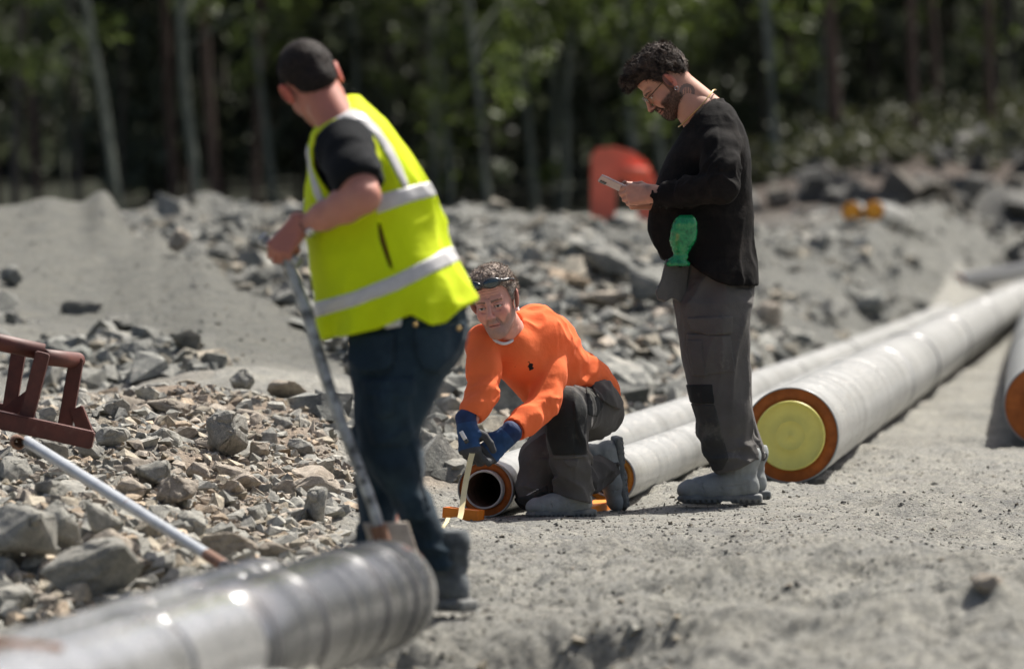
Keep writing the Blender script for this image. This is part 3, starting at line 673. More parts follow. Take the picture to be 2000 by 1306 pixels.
for px, Y in scatter_pts(420, 16.6, 24.8, -60, 700, 5, rubble_mask, .5):
    if cnt >= 262: break
    s = min(.18, .034 + r.expovariate(1 / .042))
    X = (px - 1000) / F * Y; z = ground(X, Y); py = HOR + (CH - z) * F / Y
    if any(abs(px - a) < 34 and abs(py - c) < 28 for a, c in taken) and s > .05: continue
    tanf = px > 200 and Y > 19.5
    o = obj('rock', variant('rock_tan' if r.random() < (.65 if tanf else .2) else 'rock', r.randrange(0, 22), 2 if s > .05 else 1)); o.location = (X, Y, z + s * .12)
    o.scale = (s, s * r.uniform(.7, 1), s * r.uniform(.55, .9)); o.rotation_euler = (r.uniform(-.5, .5), r.uniform(-.5, .5), r.uniform(0, 6.3))
    ROCKS.append((o, px, py, s)); cnt += 1
short = {}
for x, y, w0, h0, lb, kd, i in big: short[(x, y)] = None
LM = [(40, 1062, 'the largest boulder'), (112, 1048, 'the upright dark grey rock'), (178, 1136, 'the wide flat slab'), (322, 1112, "the pole's rusty tip"), (372, 1030, 'the rounded blue grey rock'), (448, 1078, 'the long pale flat rock'), (602, 1078, 'the trouser leg'), (630, 1000, 'the pointed grey rock'), (506, 892, 'the rusty orange rock'), (444, 862, 'the flat faced block'), (300, 934, 'the round dark rock'), (86, 866, 'the block by the red rail'), (226, 806, 'the pointed rock on the mound'), (348, 968, 'the grey tan rock above the pole'), (472, 750, 'the upright rock on the crest'), (562, 770, 'the low pale crest slab'), (28, 930, 'the top end of the pole'), (250, 960, "the pole's middle"), (590, 880, 'the shovel shaft'), (20, 1180, 'the dusty rock at the frame edge'), (60, 760, 'the red frame')]
for o, px, py, s in ROCKS:
    x_, y_, nm_ = min(LM, key=lambda m_: math.hypot(m_[0] - px, (m_[1] - py) * 1.4)); dx_, dy_ = px - x_, (py - y_) * 1.4
    rel = ('right of' if dx_ > 0 else 'left of') if abs(dx_) > abs(dy_) else ('in front of' if dy_ > 0 else 'beyond')
    dist = math.hypot(dx_, dy_); rel = ('close ' if dist < 32 else 'a little ' if dist < 60 else 'further ') + rel
    sz = 'tiny' if s < .045 else 'small' if s < .065 else 'middling' if s < .1 else 'stout'
    fl_ = 'flat' if o.scale.z / o.scale.x < .66 else 'chunky' if o.scale.z / o.scale.x > .79 else 'angular'
    tag(o, f"{sz} {fl_} {'tan' if 'tan' in o.data.materials[0].name else 'grey'} rock {rel} {nm_}", 'rock', G1)
# the stones too many to pick apart: merged
def merged_stones(name, pts, sizes, mat, seed, nv=10, sink=.1, tint=None, flat=.7):
    r = np.random.RandomState(seed); base = []
    for k in range(nv):
        bm = bmesh.new(); rr = random.Random(seed * 100 + k)
        for i in range(9):
            v = Vector((rr.gauss(0, 1), rr.gauss(0, 1), rr.gauss(0, 1))).normalized() * rr.uniform(.8, 1); bm.verts.new((v.x, v.y * .85, v.z * .75))
        res = bmesh.ops.convex_hull(bm, input=list(bm.verts)); bmesh.ops.triangulate(bm, faces=list(bm.faces))
        bmesh.ops.delete(bm, geom=[v for v in bm.verts if not v.link_faces], context='VERTS'); bmesh.ops.recalc_face_normals(bm, faces=list(bm.faces))
        bm.verts.index_update(); base.append((np.array([v.co for v in bm.verts], np.float32), np.array([[v.index for v in f.verts] for f in bm.faces], np.int32))); bm.free()
    V = []; Q = []; Cc = []; n0 = 0
    for (px, Y), s in zip(pts, sizes):
        X = (px - 1000) / F * Y; z = ground(X, Y); v, q = base[r.randint(nv)]
        a, b2, c = r.uniform(0, 6.28, 3); E_ = np.array(Euler((a, b2, c)).to_matrix(), np.float32)
        vv = (v * s * np.array((1, r.uniform(.7, 1), 1), np.float32)) @ E_.T; vv[:, 2] *= flat
        V.append(vv + np.array((X, Y, z + s * sink), np.float32)); Q.append(q + n0); n0 += len(v)
        t_ = r.uniform(.68, 1.22); tt = np.array((1, 1, 1)) * t_ if r.rand() < .75 else np.array((1.1, 1.0, .88)) * t_
        Cc.append(np.repeat(tt[None], len(v), 0))
    o = obj(name, mesh_of(name, np.concatenate(V), np.concatenate(Q), mat, False, np.concatenate(Cc))); tag(o, kind='stuff'); return o
rs = np.random.RandomState(4)
pts = scatter_pts(9000, 16.3, 26.5, -40, 760, 6, rubble_mask, .25)
merged_stones('rubble_stones', pts, np.minimum(.06, .008 + rs.exponential(.012, len(pts))), M['rock_tan'], 1)
pts = scatter_pts(5000, 16.3, 25.5, -40, 760, 66, rubble_mask, .25)
merged_stones('rubble_stones', pts, np.minimum(.085, .012 + rs.exponential(.020, len(pts))), M['rock'], 9)
bk = lambda p_, Y_: rubble_mask(p_, Y_) * (Y_ > 22.5) * ((p_ > 640) | (Y_ > 27))
bk2 = lambda p_, Y_: bk(p_, Y_) * (vn((p_ - 1000) / F * Y_ * .8, Y_ * .6, s=71) > -.42)
pts = scatter_pts(13500, 21.8, 80, -60, 2060, 7, bk2, .35)
merged_stones('bank_rubble', pts, np.minimum(.30, .018 + rs.exponential(.040, len(pts))), M['rock_far'], 2)
pts = scatter_pts(1200, 24, 40, 640, 1500, 17, bk, .35)
merged_stones('bank_rubble', pts, np.minimum(.16, .03 + rs.exponential(.035, len(pts))), M['rock_tan'], 12)
pl = lambda p_, Y_: pile_mask(p_, Y_) * (.4 + .6 * (np.random.RandomState(1).rand(*np.shape(p_))))
pts = scatter_pts(650, 26, 42, -60, 700, 8, pl, .5)
merged_stones('heap_gravel', pts, np.minimum(.03, .006 + rs.exponential(.005, len(pts))), M['rock_far'], 3)
dr = lambda p_, Y_: (1 - rubble_mask(p_, Y_)) * (1 - pile_mask(p_, Y_))
pts = scatter_pts(15000, 15.8, 26, 560, 2060, 9, dr, .5)
merged_stones('loose_gravel', pts, np.minimum(.022, .003 + rs.exponential(.0028, len(pts))), M['pebble'], 4)
pts = scatter_pts(900, 12.5, 16.3, 560, 2060, 19, dr, .5)
merged_stones('loose_gravel', pts, np.minimum(.022, .004 + rs.exponential(.004, len(pts))), M['pebble'], 14)

# ------------------------------------------------------------------ forest
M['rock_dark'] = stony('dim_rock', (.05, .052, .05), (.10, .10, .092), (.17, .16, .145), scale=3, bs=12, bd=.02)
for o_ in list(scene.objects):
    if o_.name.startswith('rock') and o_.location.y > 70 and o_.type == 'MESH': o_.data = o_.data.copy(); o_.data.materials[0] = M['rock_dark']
def leafmat(name, c1, c2, trans=.5):
    m, n, b = nmat(name)
    oi = n.nodes.new('ShaderNodeAttribute'); oi.attribute_name = 'Col'
    mx = mix(n, c1, c2, oi.outputs['Fac'])
    link(n, mx, b.inputs['Base Color']); b.inputs['Roughness'].default_value = .6
    tr = n.nodes.new('ShaderNodeBsdfTranslucent'); link(n, mx, tr.inputs[0])
    ms = n.nodes.new('ShaderNodeMixShader'); ms.inputs[0].default_value = trans
    out = n.nodes['Material Output']; link(n, b.outputs[0], ms.inputs[1]); link(n, tr.outputs[0], ms.inputs[2]); link(n, ms.outputs[0], out.inputs[0])
    return m
M['birchleaf'] = leafmat('spring_birch_leaves', (.050, .075, .020), (.125, .165, .035), .45)
M['firleaf'] = leafmat('hazy_fir_needles', (.062, .076, .050), (.115, .132, .075), .35)  # needle colour lifted to stand in for haze in the deep wood
M['brush'] = leafmat('undergrowth_leaves', (.028, .034, .014), (.07, .076, .028), .3)
M['birchbark'] = basic('birch_bark', (.13, .145, .118), .85, var=.5, scale=3.5, bmp=.3)
M['pinebark'] = basic('pine_bark', (.060, .052, .043), .9, var=.35, scale=5, bmp=.4)
M['redbark'] = basic('reddish_pine_bark', (.085, .055, .042), .9, var=.3, scale=5, bmp=.4)
def leaf_cloud(cl, n, size, seed, jit=.5):
    """leaf clumps: small quads gathered round centres cl = [(x,y,z,r)]"""
    r = np.random.RandomState(seed); c = np.array(cl, np.float32); w_ = c[:, 3] ** 2; k = r.choice(len(c), n, p=w_ / w_.sum())
    d = r.normal(0, 1, (n, 3)); d /= np.linalg.norm(d, axis=1)[:, None]; p = c[k, :3] + d * (c[k, 3] * r.uniform(0, 1, n) ** .5)[:, None]
    a = r.normal(0, 1, (n, 3)); a /= np.linalg.norm(a, axis=1)[:, None]; b2 = np.cross(a, r.normal(0, 1, (n, 3))); b2 /= np.linalg.norm(b2, axis=1)[:, None]
    s = (size * r.uniform(.5, 1.3, n))[:, None]
    V = np.stack([p - a * s - b2 * s * .6, p + a * s - b2 * s * .5, p + a * s * .8 + b2 * s * .6, p - a * s * .9 + b2 * s * .5], 1).reshape(-1, 3)
    cc = np.repeat(np.clip(r.normal(.5, .28, n), 0, 1), 4)[:, None] * np.ones((1, 3)); Q = np.arange(4 * n).reshape(-1, 4)
    return V, Q, cc
def limb_tube(pts):
    prof = []
    for i, (p, r_) in enumerate(pts):
        d = (pts[min(i + 1, len(pts) - 1)][0] - pts[max(i - 1, 0)][0]).normalized(); prof.append((p, d if abs(d.z) < .999 else Vector((.03, 0, 1)).normalized(), r_))
    return lathe_along(None, prof, 9)
def tree_meshes(kind, seed):
    r = random.Random(seed); H = {'birch': 13, 'pine': 15, 'fir': 11}[kind]; tr = []; p = Vector((0, 0, -.4)); lean = Vector((0, 0, 1)); pts = []
    r0 = {'birch': .066, 'pine': .078, 'fir': .08}[kind]
    for i in range(12):
        pts.append((p.copy(), r0 * (1 - i / 12.5) ** .8)); p = p + Vector((r.uniform(-.07, .07), r.uniform(-.07, .07), H / 11))
    L = [limb_tube(pts)]; cl = []
    nb = {'birch': 26, 'pine': 20, 'fir': 44}[kind]; zlo = {'birch': .18, 'pine': .32, 'fir': .08}[kind]
    for i in range(nb):
        f = zlo + (1 - zlo) * (i + r.random()) / nb; z = f * H * .97; q0 = Vector((np.interp(z, [a.z for a, _ in pts], [a.x for a, _ in pts]), np.interp(z, [a.z for a, _ in pts], [a.y for a, _ in pts]), z))
        an = r.uniform(0, 6.28); ln = {'birch': 1.8 * (1.15 - f) + .5, 'pine': (.5 if f < .5 else 1.4), 'fir': 2.1 * (1.05 - f) + .2}[kind] * r.uniform(.6, 1.15)
        up = {'birch': .55, 'pine': .2, 'fir': -.25}[kind]; q1 = q0 + Vector((math.cos(an) * ln, math.sin(an) * ln, up * ln)); L.append(limb_tube([(q0, .016), (q0.lerp(q1, .5) + Vector((0, 0, .08)), .011), (q1, .004)]))
        if kind == 'pine' and f < .45: continue
        for t_ in (.45, .75, 1.0): c = q0.lerp(q1, t_); cl.append((c.x, c.y, c.z - (.15 if kind == 'birch' else 0), {'birch': .34, 'pine': .42, 'fir': .36}[kind] * r.uniform(.6, 1.2)))
    V, Q = join_vf(*L)
    tm = mesh_of('trunk', V, Q, M['birchbark'] if kind == 'birch' else M['redbark'] if seed % 3 == 0 else M['pinebark'])
    LV, LQ, cc = leaf_cloud(cl, {'birch': 3200, 'pine': 2200, 'fir': 3600}[kind], {'birch': .065, 'pine': .085, 'fir': .11}[kind], seed)
    cm = mesh_of('crown', LV, LQ, M['birchleaf'] if kind == 'birch' else M['firleaf'], False, cc)
    return tm, cm
TM = {k: [tree_meshes(k, s) for s in sd] for k, sd in (('birch', (1, 2, 4, 5)), ('pine', (3, 7, 8)), ('fir', (10, 11, 13)))}
def tree(kind, px, Y, label, lean=(0, 0), sc=1.0, v=0, group=None, fat=1.0):
    X = (px - 1000) / F * Y; nm = {'birch': 'birch_tree', 'pine': 'pine_tree', 'fir': 'fir_tree'}[kind]
    t = thing(nm, (X, Y, ground(X, Y) - .05), label, 'tree', group); t.rotation_euler = (lean[1], lean[0], rnd.uniform(0, .5)); t.scale = (sc * fat, sc * fat, sc)
    a, c = TM[kind][v % len(TM[kind])]
    obj('trunk', a, t); obj('crown', c, t); return t
named = [
 ('birch', 250, 86, 'pale birch leaning most, above the crest of the gravel heap', (-.195, 0), 1.0, 1.0), ('birch', 384, 88, 'pale slim birch behind the gravel heap, between the leaning one and a brown pine', (-.09, 0), 1.1, 1.0),
 ('pine', 428, 90, 'brown pine trunk close beside the slim pale birch', (-.06, 0), 1.0, 1.1), ('birch', 540, 92, "mossy birch whose trunk ends above the gripping hand", (-.14, 0), 1.0, .9),
 ('pine', 156, 92, 'dark pine trunk standing beyond the highest gravel', (.0, 0), .9, .9), ('birch', 878, 92, 'grey birch just behind the shoulder of the yellow vest', (-.05, 0), .9, .8),
 ('birch', 958, 88, 'pale birch rising behind the space between the vest and the kneeling man', (-.09, 0), 1.0, .9), ('birch', 1050, 93, 'birch before the bright green foliage, nearer the red arch', (-.11, 0), 1.0, .9),
 ('birch', 1092, 97, 'thin birch close to the red arch', (-.03, 0), 1.1, .8), ('birch', 1240, 92, "birch directly behind the bent head and the red arch", (-.06, 0), 1.0, .9),
 ('birch', 1522, 84, 'brightest birch, behind the back of the standing man', (-.05, 0), 1.05, 1.1), ('pine', 1640, 88, 'wide brown pine two trunks on from the brightest birch', (-.04, 0), 1.0, 1.3),
 ('pine', 1790, 86, 'reddish pine trunk above the far amber capped pipes', (-.02, 0), 1.0, .9), ('birch', 1600, 95, 'dim birch between the brightest birch and the brown pine', (.03, 0), .9, .8),
 ('pine', 1936, 90, 'dark pine trunk nearest the right side above the dim boulder', (.0, 0), 1.0, 1.0), ('pine', 30, 90, 'dark pine trunk at the far end of the forest above the heap', (.02, 0), 1.0, 1.0)]
for i, (k, px, Y, lb, ln, sc, ft) in enumerate(named): tree(k, px, Y, lb, ln, sc, i + (0 if k != 'pine' or 'reddish' in lb else 1), None, ft)
r = random.Random(5); gl = {'birch': 'slim birch among the many standing deeper in the forest', 'pine': 'bare pine trunk among the many standing deeper in the forest', 'fir': 'dark fir filling the gaps deeper in the forest'}
TREES = []
marks = [(30, 'the dark pine at the far end'), (156, 'the dark pine by the highest gravel'), (250, 'the birch that leans most'), (384, 'the slim pale birch'), (428, 'the brown pine'), (540, 'the mossy birch'), (700, 'the yellow vest'), (878, 'the grey birch by the vest'), (958, 'the birch above the kneeling man'), (1050, 'the birch by the bright foliage'), (1160, 'the red arch'), (1240, 'the bent head'), (1400, 'the back of the black jumper'), (1522, 'the brightest birch'), (1640, 'the wide brown pine'), (1790, 'the reddish pine'), (1936, 'the dark pine at the frame edge')]
def tree_label(kd, px, Y):
    x_, nm_ = min(marks, key=lambda m_: abs(m_[0] - px)); side = 'just left of' if px < x_ - 12 else 'just right of' if px > x_ + 12 else 'directly behind'
    dp = 'at the wood front' if Y < 100 else 'in the middle depth' if Y < 114 else 'deepest in the wood'
    return {'birch': 'slim birch', 'pine': 'bare pine', 'fir': 'dark fir'}[kd] + ' ' + dp + ', ' + side + ' ' + nm_
for k in range(120):
    Y = r.uniform(92, 128); px = -260 + 2520 * ((k * .618034) % 1) + r.uniform(-20, 20)
    kd = 'fir' if r.random() < .45 else 'birch' if r.random() < (.62 if 780 < px < 1560 else .25) else 'pine'
    TREES.append((kd, px, Y)); tree(kd, px, Y + (6 if kd == 'fir' else 0), tree_label(kd, px, Y), (r.uniform(-.09, .05), r.uniform(-.04, .04)), r.uniform(.8, 1.15), r.randrange(9), {'birch': 'birches', 'pine': 'pines', 'fir': 'firs'}[kd] + ' deeper in the forest', r.uniform(.6, 1.1))
# low sunlit branches that hang in front of the trunks
# deep wood behind: one mass
r_ = np.random.RandomState(8); cl = []
for k in range(900):
    Y = r_.uniform(118, 170); X = r_.uniform(-.125, .125) * Y; cl.append((X, Y, ground(X, Y) + r_.uniform(0, 1) ** .8 * (13 if Y > 125 else 10), r_.uniform(.8, 1.8)))
V, Q, cc = leaf_cloud(cl, 60000, .30, 3); o = obj('far_wood', mesh_of('far_wood', V, Q, M['firleaf'], False, cc)); tag(o, kind='stuff')
cl = []
for k in range(420):
    Y = r_.uniform(84, 112); px = r_.uniform(-200, 2200); X = (px - 1000) / F * Y
    if 450 < px < 850 and r_.rand() < .6: continue
    zz = 3.6 + abs(r_.normal(0, 1.6)) + (0 if 850 < px < 1700 else 1.0) - (2.4 * (r_.rand() < (.38 if 850 < px < 1320 or 1500 < px < 1640 else .06))); cl.append((X, Y, ground(X, Y) * .4 + zz, r_.uniform(.2, .6)))
V, Q, cc = leaf_cloud(cl, 15000, .075, 4); o = obj('hanging_birch_twigs', mesh_of('hanging_birch_twigs', V, Q, M['birchleaf'], False, cc)); tag(o, kind='stuff')
cl = []
for k in range(420):
    px = r_.uniform(1350, 2150); Y = r_.uniform(80, 98); X = (px - 1000) / F * Y; cl.append((X, Y, ground(X, Y) + r_.uniform(0, .5), r_.uniform(.15, .5)))
V, Q, cc = leaf_cloud(cl[:230], 8000, .06, 5); o = obj('undergrowth', mesh_of('undergrowth', V, Q, M['brush'], False, cc)); tag(o, kind='stuff')
pts = scatter_pts(260, 68, 98, 1380, 2150, 29, lambda p_, Y_: np.ones_like(p_), .5)
merged_stones('brush_stones', pts, .08 + rs.exponential(.14, len(pts)).clip(0, .5), M['rock_dark'], 31, sink=.2)
bkm = lambda p_, Y_: (Y_ > 15.2) * (Y_ < 15.86) * 1.0
pts = scatter_pts(420, 15.2, 15.86, 640, 1350, 39, bkm, .5)
merged_stones('bank_clods', pts, np.minimum(.05, .006 + rs.exponential(.009, len(pts))), M['rock'], 41)
# ------------------------------------------------------------------ people
M['skin'] = basic('skin', (1., 1., 1.), .55, var=.05, scale=60, bmp=.12, attr=True, bscale=260, bdist=.002, sss=.12, spec=.4)
def cloth(name, col, var=.12, rough=.9, weave=.25, sheen=.04, attr=True, dust=None, trans=0, spec=.2):
    m = basic(name, col, rough, var=var, scale=7, bmp=0, attr=attr, sheen=sheen, spec=spec, dust=dust)
    n = m.node_tree; b = n.nodes['Principled BSDF']
    t1 = tex_noise(n, 22, 5, .65); a = bump(n, b, t1.outputs['Fac'], .35, .012)
    t2 = tex_noise(n, 420, 2, .6); bump(n, b, t2.outputs['Fac'], weave, .0015, a)
    if trans:
        tr = n.nodes.new('ShaderNodeBsdfTranslucent'); src = b.inputs['Base Color'].links[0].from_socket; link(n, src, tr.inputs[0])
        ms = n.nodes.new('ShaderNodeMixShader'); ms.inputs[0].default_value = trans; out = n.nodes['Material Output']
        link(n, b.outputs[0], ms.inputs[1]); link(n, tr.outputs[0], ms.inputs[2]); link(n, ms.outputs[0], out.inputs[0])
    return m
M['vest'] = cloth('fluorescent_yellow_vest', (.80, .97, .012), .06, .75, trans=.36)
M['vest_trim'] = cloth('yellow_vest_binding', (.55, .62, .008), .1, .8)
M['band'] = basic('silver_reflective_tape', (.50, .49, .48), .38, var=.1, scale=30, bmp=.15, bscale=60, spec=.6, sheen=.2)
M['tee'] = cloth('black_cotton', (.006, .0075, .0095), .2, spec=.15)
M['navy'] = cloth('navy_work_denim', (.013, .026, .038), .3, dust=((.034, .060, .078), 6, .46, .72))
M['grey'] = cloth('grey_work_trousers', (.088, .083, .077), .2, dust=((.20, .188, .165), 8, .6, .8))
M['darkpatch'] = cloth('black_knee_pad_cloth', (.020, .021, .021), .25, dust=((.09, .085, .07), 9, .56, .78))
M['darkpatch2'] = cloth('worn_dark_patch', (.042, .042, .040), .25, dust=((.13, .125, .10), 7, .52, .75))
M['orangecloth'] = cloth('orange_work_shirt', (.95, .195, .062), .05, dust=((.80, .22, .10), 5, .6, .8), trans=.2)
M['blackknit'] = cloth('washed_black_jersey', (.0075, .0070, .0068), .2, dust=((.026, .022, .019), 5, .48, .75), sheen=.0, spec=.12)
M['white'] = cloth('white_cotton', (.62, .62, .62), .05)
M['hair'] = basic('dark_brown_hair', (1, 1, 1), .75, var=.3, scale=90, bmp=.5, bscale=350, bdist=.002, attr=True, spec=.25)
M['bootm'] = basic('dusty_grey_boot_leather', (.22, .235, .23), .85, var=.2, scale=18, bmp=.3, bscale=90, dust=((.26, .25, .22), 10, .55, .8))
M['sole'] = basic('grey_rubber_sole', (.12, .13, .13), .85, var=.25, scale=20, bmp=.3, dust=((.25, .24, .21), 16, .5, .75))
M['bootdark'] = basic('dark_blue_grey_boot', (.035, .045, .052), .85, var=.25, scale=18, bmp=.3, dust=((.13, .145, .15), 9, .42, .68))
M['glove'] = basic('blue_glove_with_grey_coating', (1, 1, 1), .8, var=.15, scale=50, bmp=.3, bscale=300, bdist=.002, attr=True)
M['goldm'] = basic('gold_chain', (.55, .38, .16), .35, metal=.9, var=.1, bmp=0)
M['silverm'] = basic('polished_metal', (.6, .6, .6), .25, metal=1, var=.1, bmp=0)
M['blackplastic'] = basic('black_plastic', (.012, .014, .016), .25, var=.2, bmp=0, spec=.7)
M['lens'] = basic('dark_tinted_lens', (.015, .035, .04), .06, var=.1, bmp=0, spec=1.0)
m, n, b = nmat('clear_glass_lens'); b.inputs['Base Color'].default_value = (.8, .95, .95, 1); b.inputs['Transmission Weight'].default_value = 1; b.inputs['Roughness'].default_value = .02; b.inputs['IOR'].default_value = 1.45; M['clear'] = m

def Rm(f, u):
    """axes from a forward and an approximate up vector: columns x (right), y (forward), z (up)"""
    f = Vector(f).normalized(); u = Vector(u); x = f.cross(u).normalized(); u = x.cross(f)
    return Matrix((x, f, u)).transposed()
def place(vf, c, Rr, s=1.0):
    V, Q = vf; return (V * s) @ np.array(Rr, np.float32).T + np.array(c, np.float32), Q
def folds(p, amp, wl, d, ratio, s):
    d = np.array(d, np.float32); d = d / np.linalg.norm(d)
    q = p - (p @ d)[:, None] * d[None] * (1 - 1 / ratio)
    q = q + .35 * wl * vn3(p, wl * 3, s + 9)[:, None]
    return -amp * (.55 - 2 * np.abs(vn3(q, wl, s))) * (.5 + .5 * np.clip(vn3(p, wl * 3.5, s + 4) * 2, -1, 1))

def head(skin, opts):
    """head in its own axes: x right, y face, z up, origin between the ears at eye height. Returns mesh, vertex colours"""
    f = Fld((-.105, -.125, -.20), (.105, .145, .135), .0023)
    f.ell((0, -.018, .035), (.074, .094, .082), None, 0)
    f.ell((0, .022, -.03), (.0615, .070, .082), None, .03)
    for s in (-1, 1):
        f.cone((s * .051, -.004, -.058), (s * .022, .062, -.098), .017, .017, .03)
        f.ell((s * .041, .058, -.030), (.024, .028, .030), None, .02)
        f.cone((s * .010, .086, .024), (s * .046, .070, .026), .0085, .007, .014)
    f.ell((0, .068, -.103), (.024, .020, .018), None, .02)
    f.cone((0, .075, -.055), (0, .078, -.085), .020, .018, .02)
    f.cone((0, -.035, -.05), opts.get('neck', (0, -.05, -.19)), .056, .058, .03)
    f.ell((0, .012, .065), (.060, .076, .050), None, .02)
    for s in (-1, 1):
        f.ell((s * .033, .094, .000), (.0185, .0165, .0125), None, .012, 'sub')
        f.ell((s * .0315, .0730, .000), (.0135, .0130, .0125), None, .002)
        f.cone((s * .019, .0835, .0050), (s * .0315, .0872, .0080), .0034, .0040, .003); f.cone((s * .0315, .0872, .0080), (s * .046, .078, .003), .0040, .0032, .003)
        f.cone((s * .021, .0830, -.0095), (s * .044, .0775, -.0085), .0028, .0026, .004)
    f.cone((0, .090, .014), (0, .1135, -.030), .0078, .0098, .010); f.ell((0, .110, -.033), (.0115, .0115, .0095), None, .008)
    for s in (-1, 1):
        f.ell((s * .0125, .100, -.036), (.0075, .0100, .0072), None, .005)
        f.ell((s * .0065, .1065, -.0435), (.0032, .0045, .0030), None, .002, 'sub')
        f.cone((s * .017, .090, -.040), (s * .030, .080, -.066), .0022, .0014, .008, None, 'sub')
    f.ell((0, .0905, -.050), (.010, .008, .012), None, .012)
    f.cone((-.019, .0860, -.0610), (0, .0955, -.0585), .0038, .0050, .006); f.cone((.019, .0860, -.0610), (0, .0955, -.0585), .0038, .0050, .006)
    f.cone((-.015, .0865, -.0700), (0, .0935, -.0720), .0042, .0056, .006); f.cone((.015, .0865, -.0700), (0, .0935, -.0720), .0042, .0056, .006)
    mc = opts.get('mouth', 0); f.cone((-.024, .0850, -.0655 - mc), (0, .1000, -.0645), .0010, .0014, .002, None, 'sub'); f.cone((.024, .0850, -.0655 - mc), (0, .1000, -.0645), .0010, .0014, .002, None, 'sub')
    for s in (-1, 1):
        Re = Euler((R(-12), R(s * 8), R(-s * 22))).to_matrix()
        f.ell((s * .083, -.010, -.004), (.0085, .0215, .0360), Re, .006)
        f.ell((s * .0915, -.006, .002), (.0060, .0125, .0220), Re, .003, 'sub')
        f.ell((s * .087, -.003, -.012), (.0040, .0060, .0070), Re, .003, 'sub')
        f.cone((s * .086, -.010, .012), (s * .087, -.013, -.008), .0025, .0022, .003)
    if opts.get('age'):
        for s in (-1, 1): f.cone((s * .018, .094, -.036), (s * .031, .078, -.070), .0030, .0020, .008, None, 'sub'); f.cone((s * .006, .088, .020), (s * .006, .086, .036), .0012, .0008, .004, None, 'sub')
        f.disp(lambda p: .0016 * np.sin(p[:, 2] * 620 + 60 * np.abs(p[:, 0])) * np.exp(-((p[:, 2] - .058) / .018) ** 2) * (p[:, 1] > .05) * (np.abs(p[:, 0]) < .042), .01)
        for s in (-1, 1):
            f.cone((s * .020, .088, -.014), (s * .040, .078, -.017), .0015, .0012, .005, None, 'sub')
    if opts.get('mouth_open'):
        pass
    V, Q = f.mesh()
    c = np.ones((len(V), 3), np.float32) * np.array(skin, np.float32)
    x, y, z = V.T; ax = np.abs(x)
    def blend(w_, col): nonlocal c; w_ = np.clip(w_, 0, 1)[:, None]; c = c * (1 - w_) + np.array(col, np.float32) * w_
    nse = vn3(V, .012, 3); c *= (1 + .06 * nse + .05 * vn3(V, .04, 6))[:, None]
    red = np.array(skin) * np.array((1.08, .72, .68))
    blend(np.exp(-(((ax - .045) / .020) ** 2 + ((z + .028) / .022) ** 2)) * (y > .03) * .6, red)
    blend(np.exp(-((ax / .014) ** 2 + ((z + .033) / .014) ** 2)) * (y > .09) * .6, red)
    blend((ax > .074) * (z > -.05) * (z < .05) * .75, np.array(skin) * np.array((1.1, .55, .5)))
    blend(np.exp(-(((z + .0655) / .0085) ** 2)) * (ax < .026) * (y > .080) * .8, np.array(skin) * np.array((.80, .48, .48)))
    blend(np.exp(-(((z + .0650 + opts.get('mouth', 0) * ax / .024) / .0018) ** 2)) * (ax < .026) * (y > .078) * .95, (.05, .015, .012))
    # beard
    bd = opts.get('beard', 0)
    if bd:
        line = sst(.0, 1., (-.034 - .020 * sst(.02, .06, y) * 0 - z - .028 * np.exp(-((ax - .04) / .016) ** 2) * (y > .04)) / .012 + .5)
        w_ = line * sst(-.015, .004, y) * sst(-.150, -.122, z + .25 * 0) * (.92 + .10 * vn3(V, .0045, 7)) * (1 - np.exp(-(((z + .0655) / .0075) ** 2)) * (ax < .024))
        w2 = sst(.0, 1., (.006 - np.abs(z + .051)) / .004) * (ax < .027) * (y > .07) * .8
        sb = (y > -.008) * (y < .016) * (z < .03) * (z > -.05) * (ax > .055) * .8
        blend(np.clip(np.maximum(np.maximum(w_, w2), sb), 0, 1) * bd, opts.get('beardcol', (.05, .03, .02)))
    bc = opts.get('brow', (.06, .035, .025))
    bz = .0195 + .0025 * np.sin(np.clip((ax - .012) / .036, 0, 1) * 3.14)
    blend((np.abs(z - bz) < .0042 * (1.2 - .6 * np.clip((ax - .012) / .036, 0, 1))) * (ax > .011) * (ax < .050) * (y > .05) * (.85 + .2 * nse), bc)
    # eyes: socket shade is real; lids, lashes, white, iris
    ex = ax - .0315; er = np.sqrt((ex / .0135) ** 2 + ((z + .0005) / .0050) ** 2); ey = (y > .074) & (er < 1)
    blend(ey * 1.0, (.46, .42, .40)); rr = np.sqrt((ax - .0315 + np.sign(x) * opts.get('gaze', 0)) ** 2 + (z - .0008) ** 2)
    blend(ey * (rr < .0058), opts.get('iris', (.05, .07, .08))); blend(ey * (rr < .0026), (.004, .004, .004))
    blend((np.abs(er - 1.08) < .14) * (y > .070) * (z > -.002) * .8, (.07, .035, .03))
    return V, Q, c
def hairline(y, ax, opts):
    return np.interp(y, *opts)
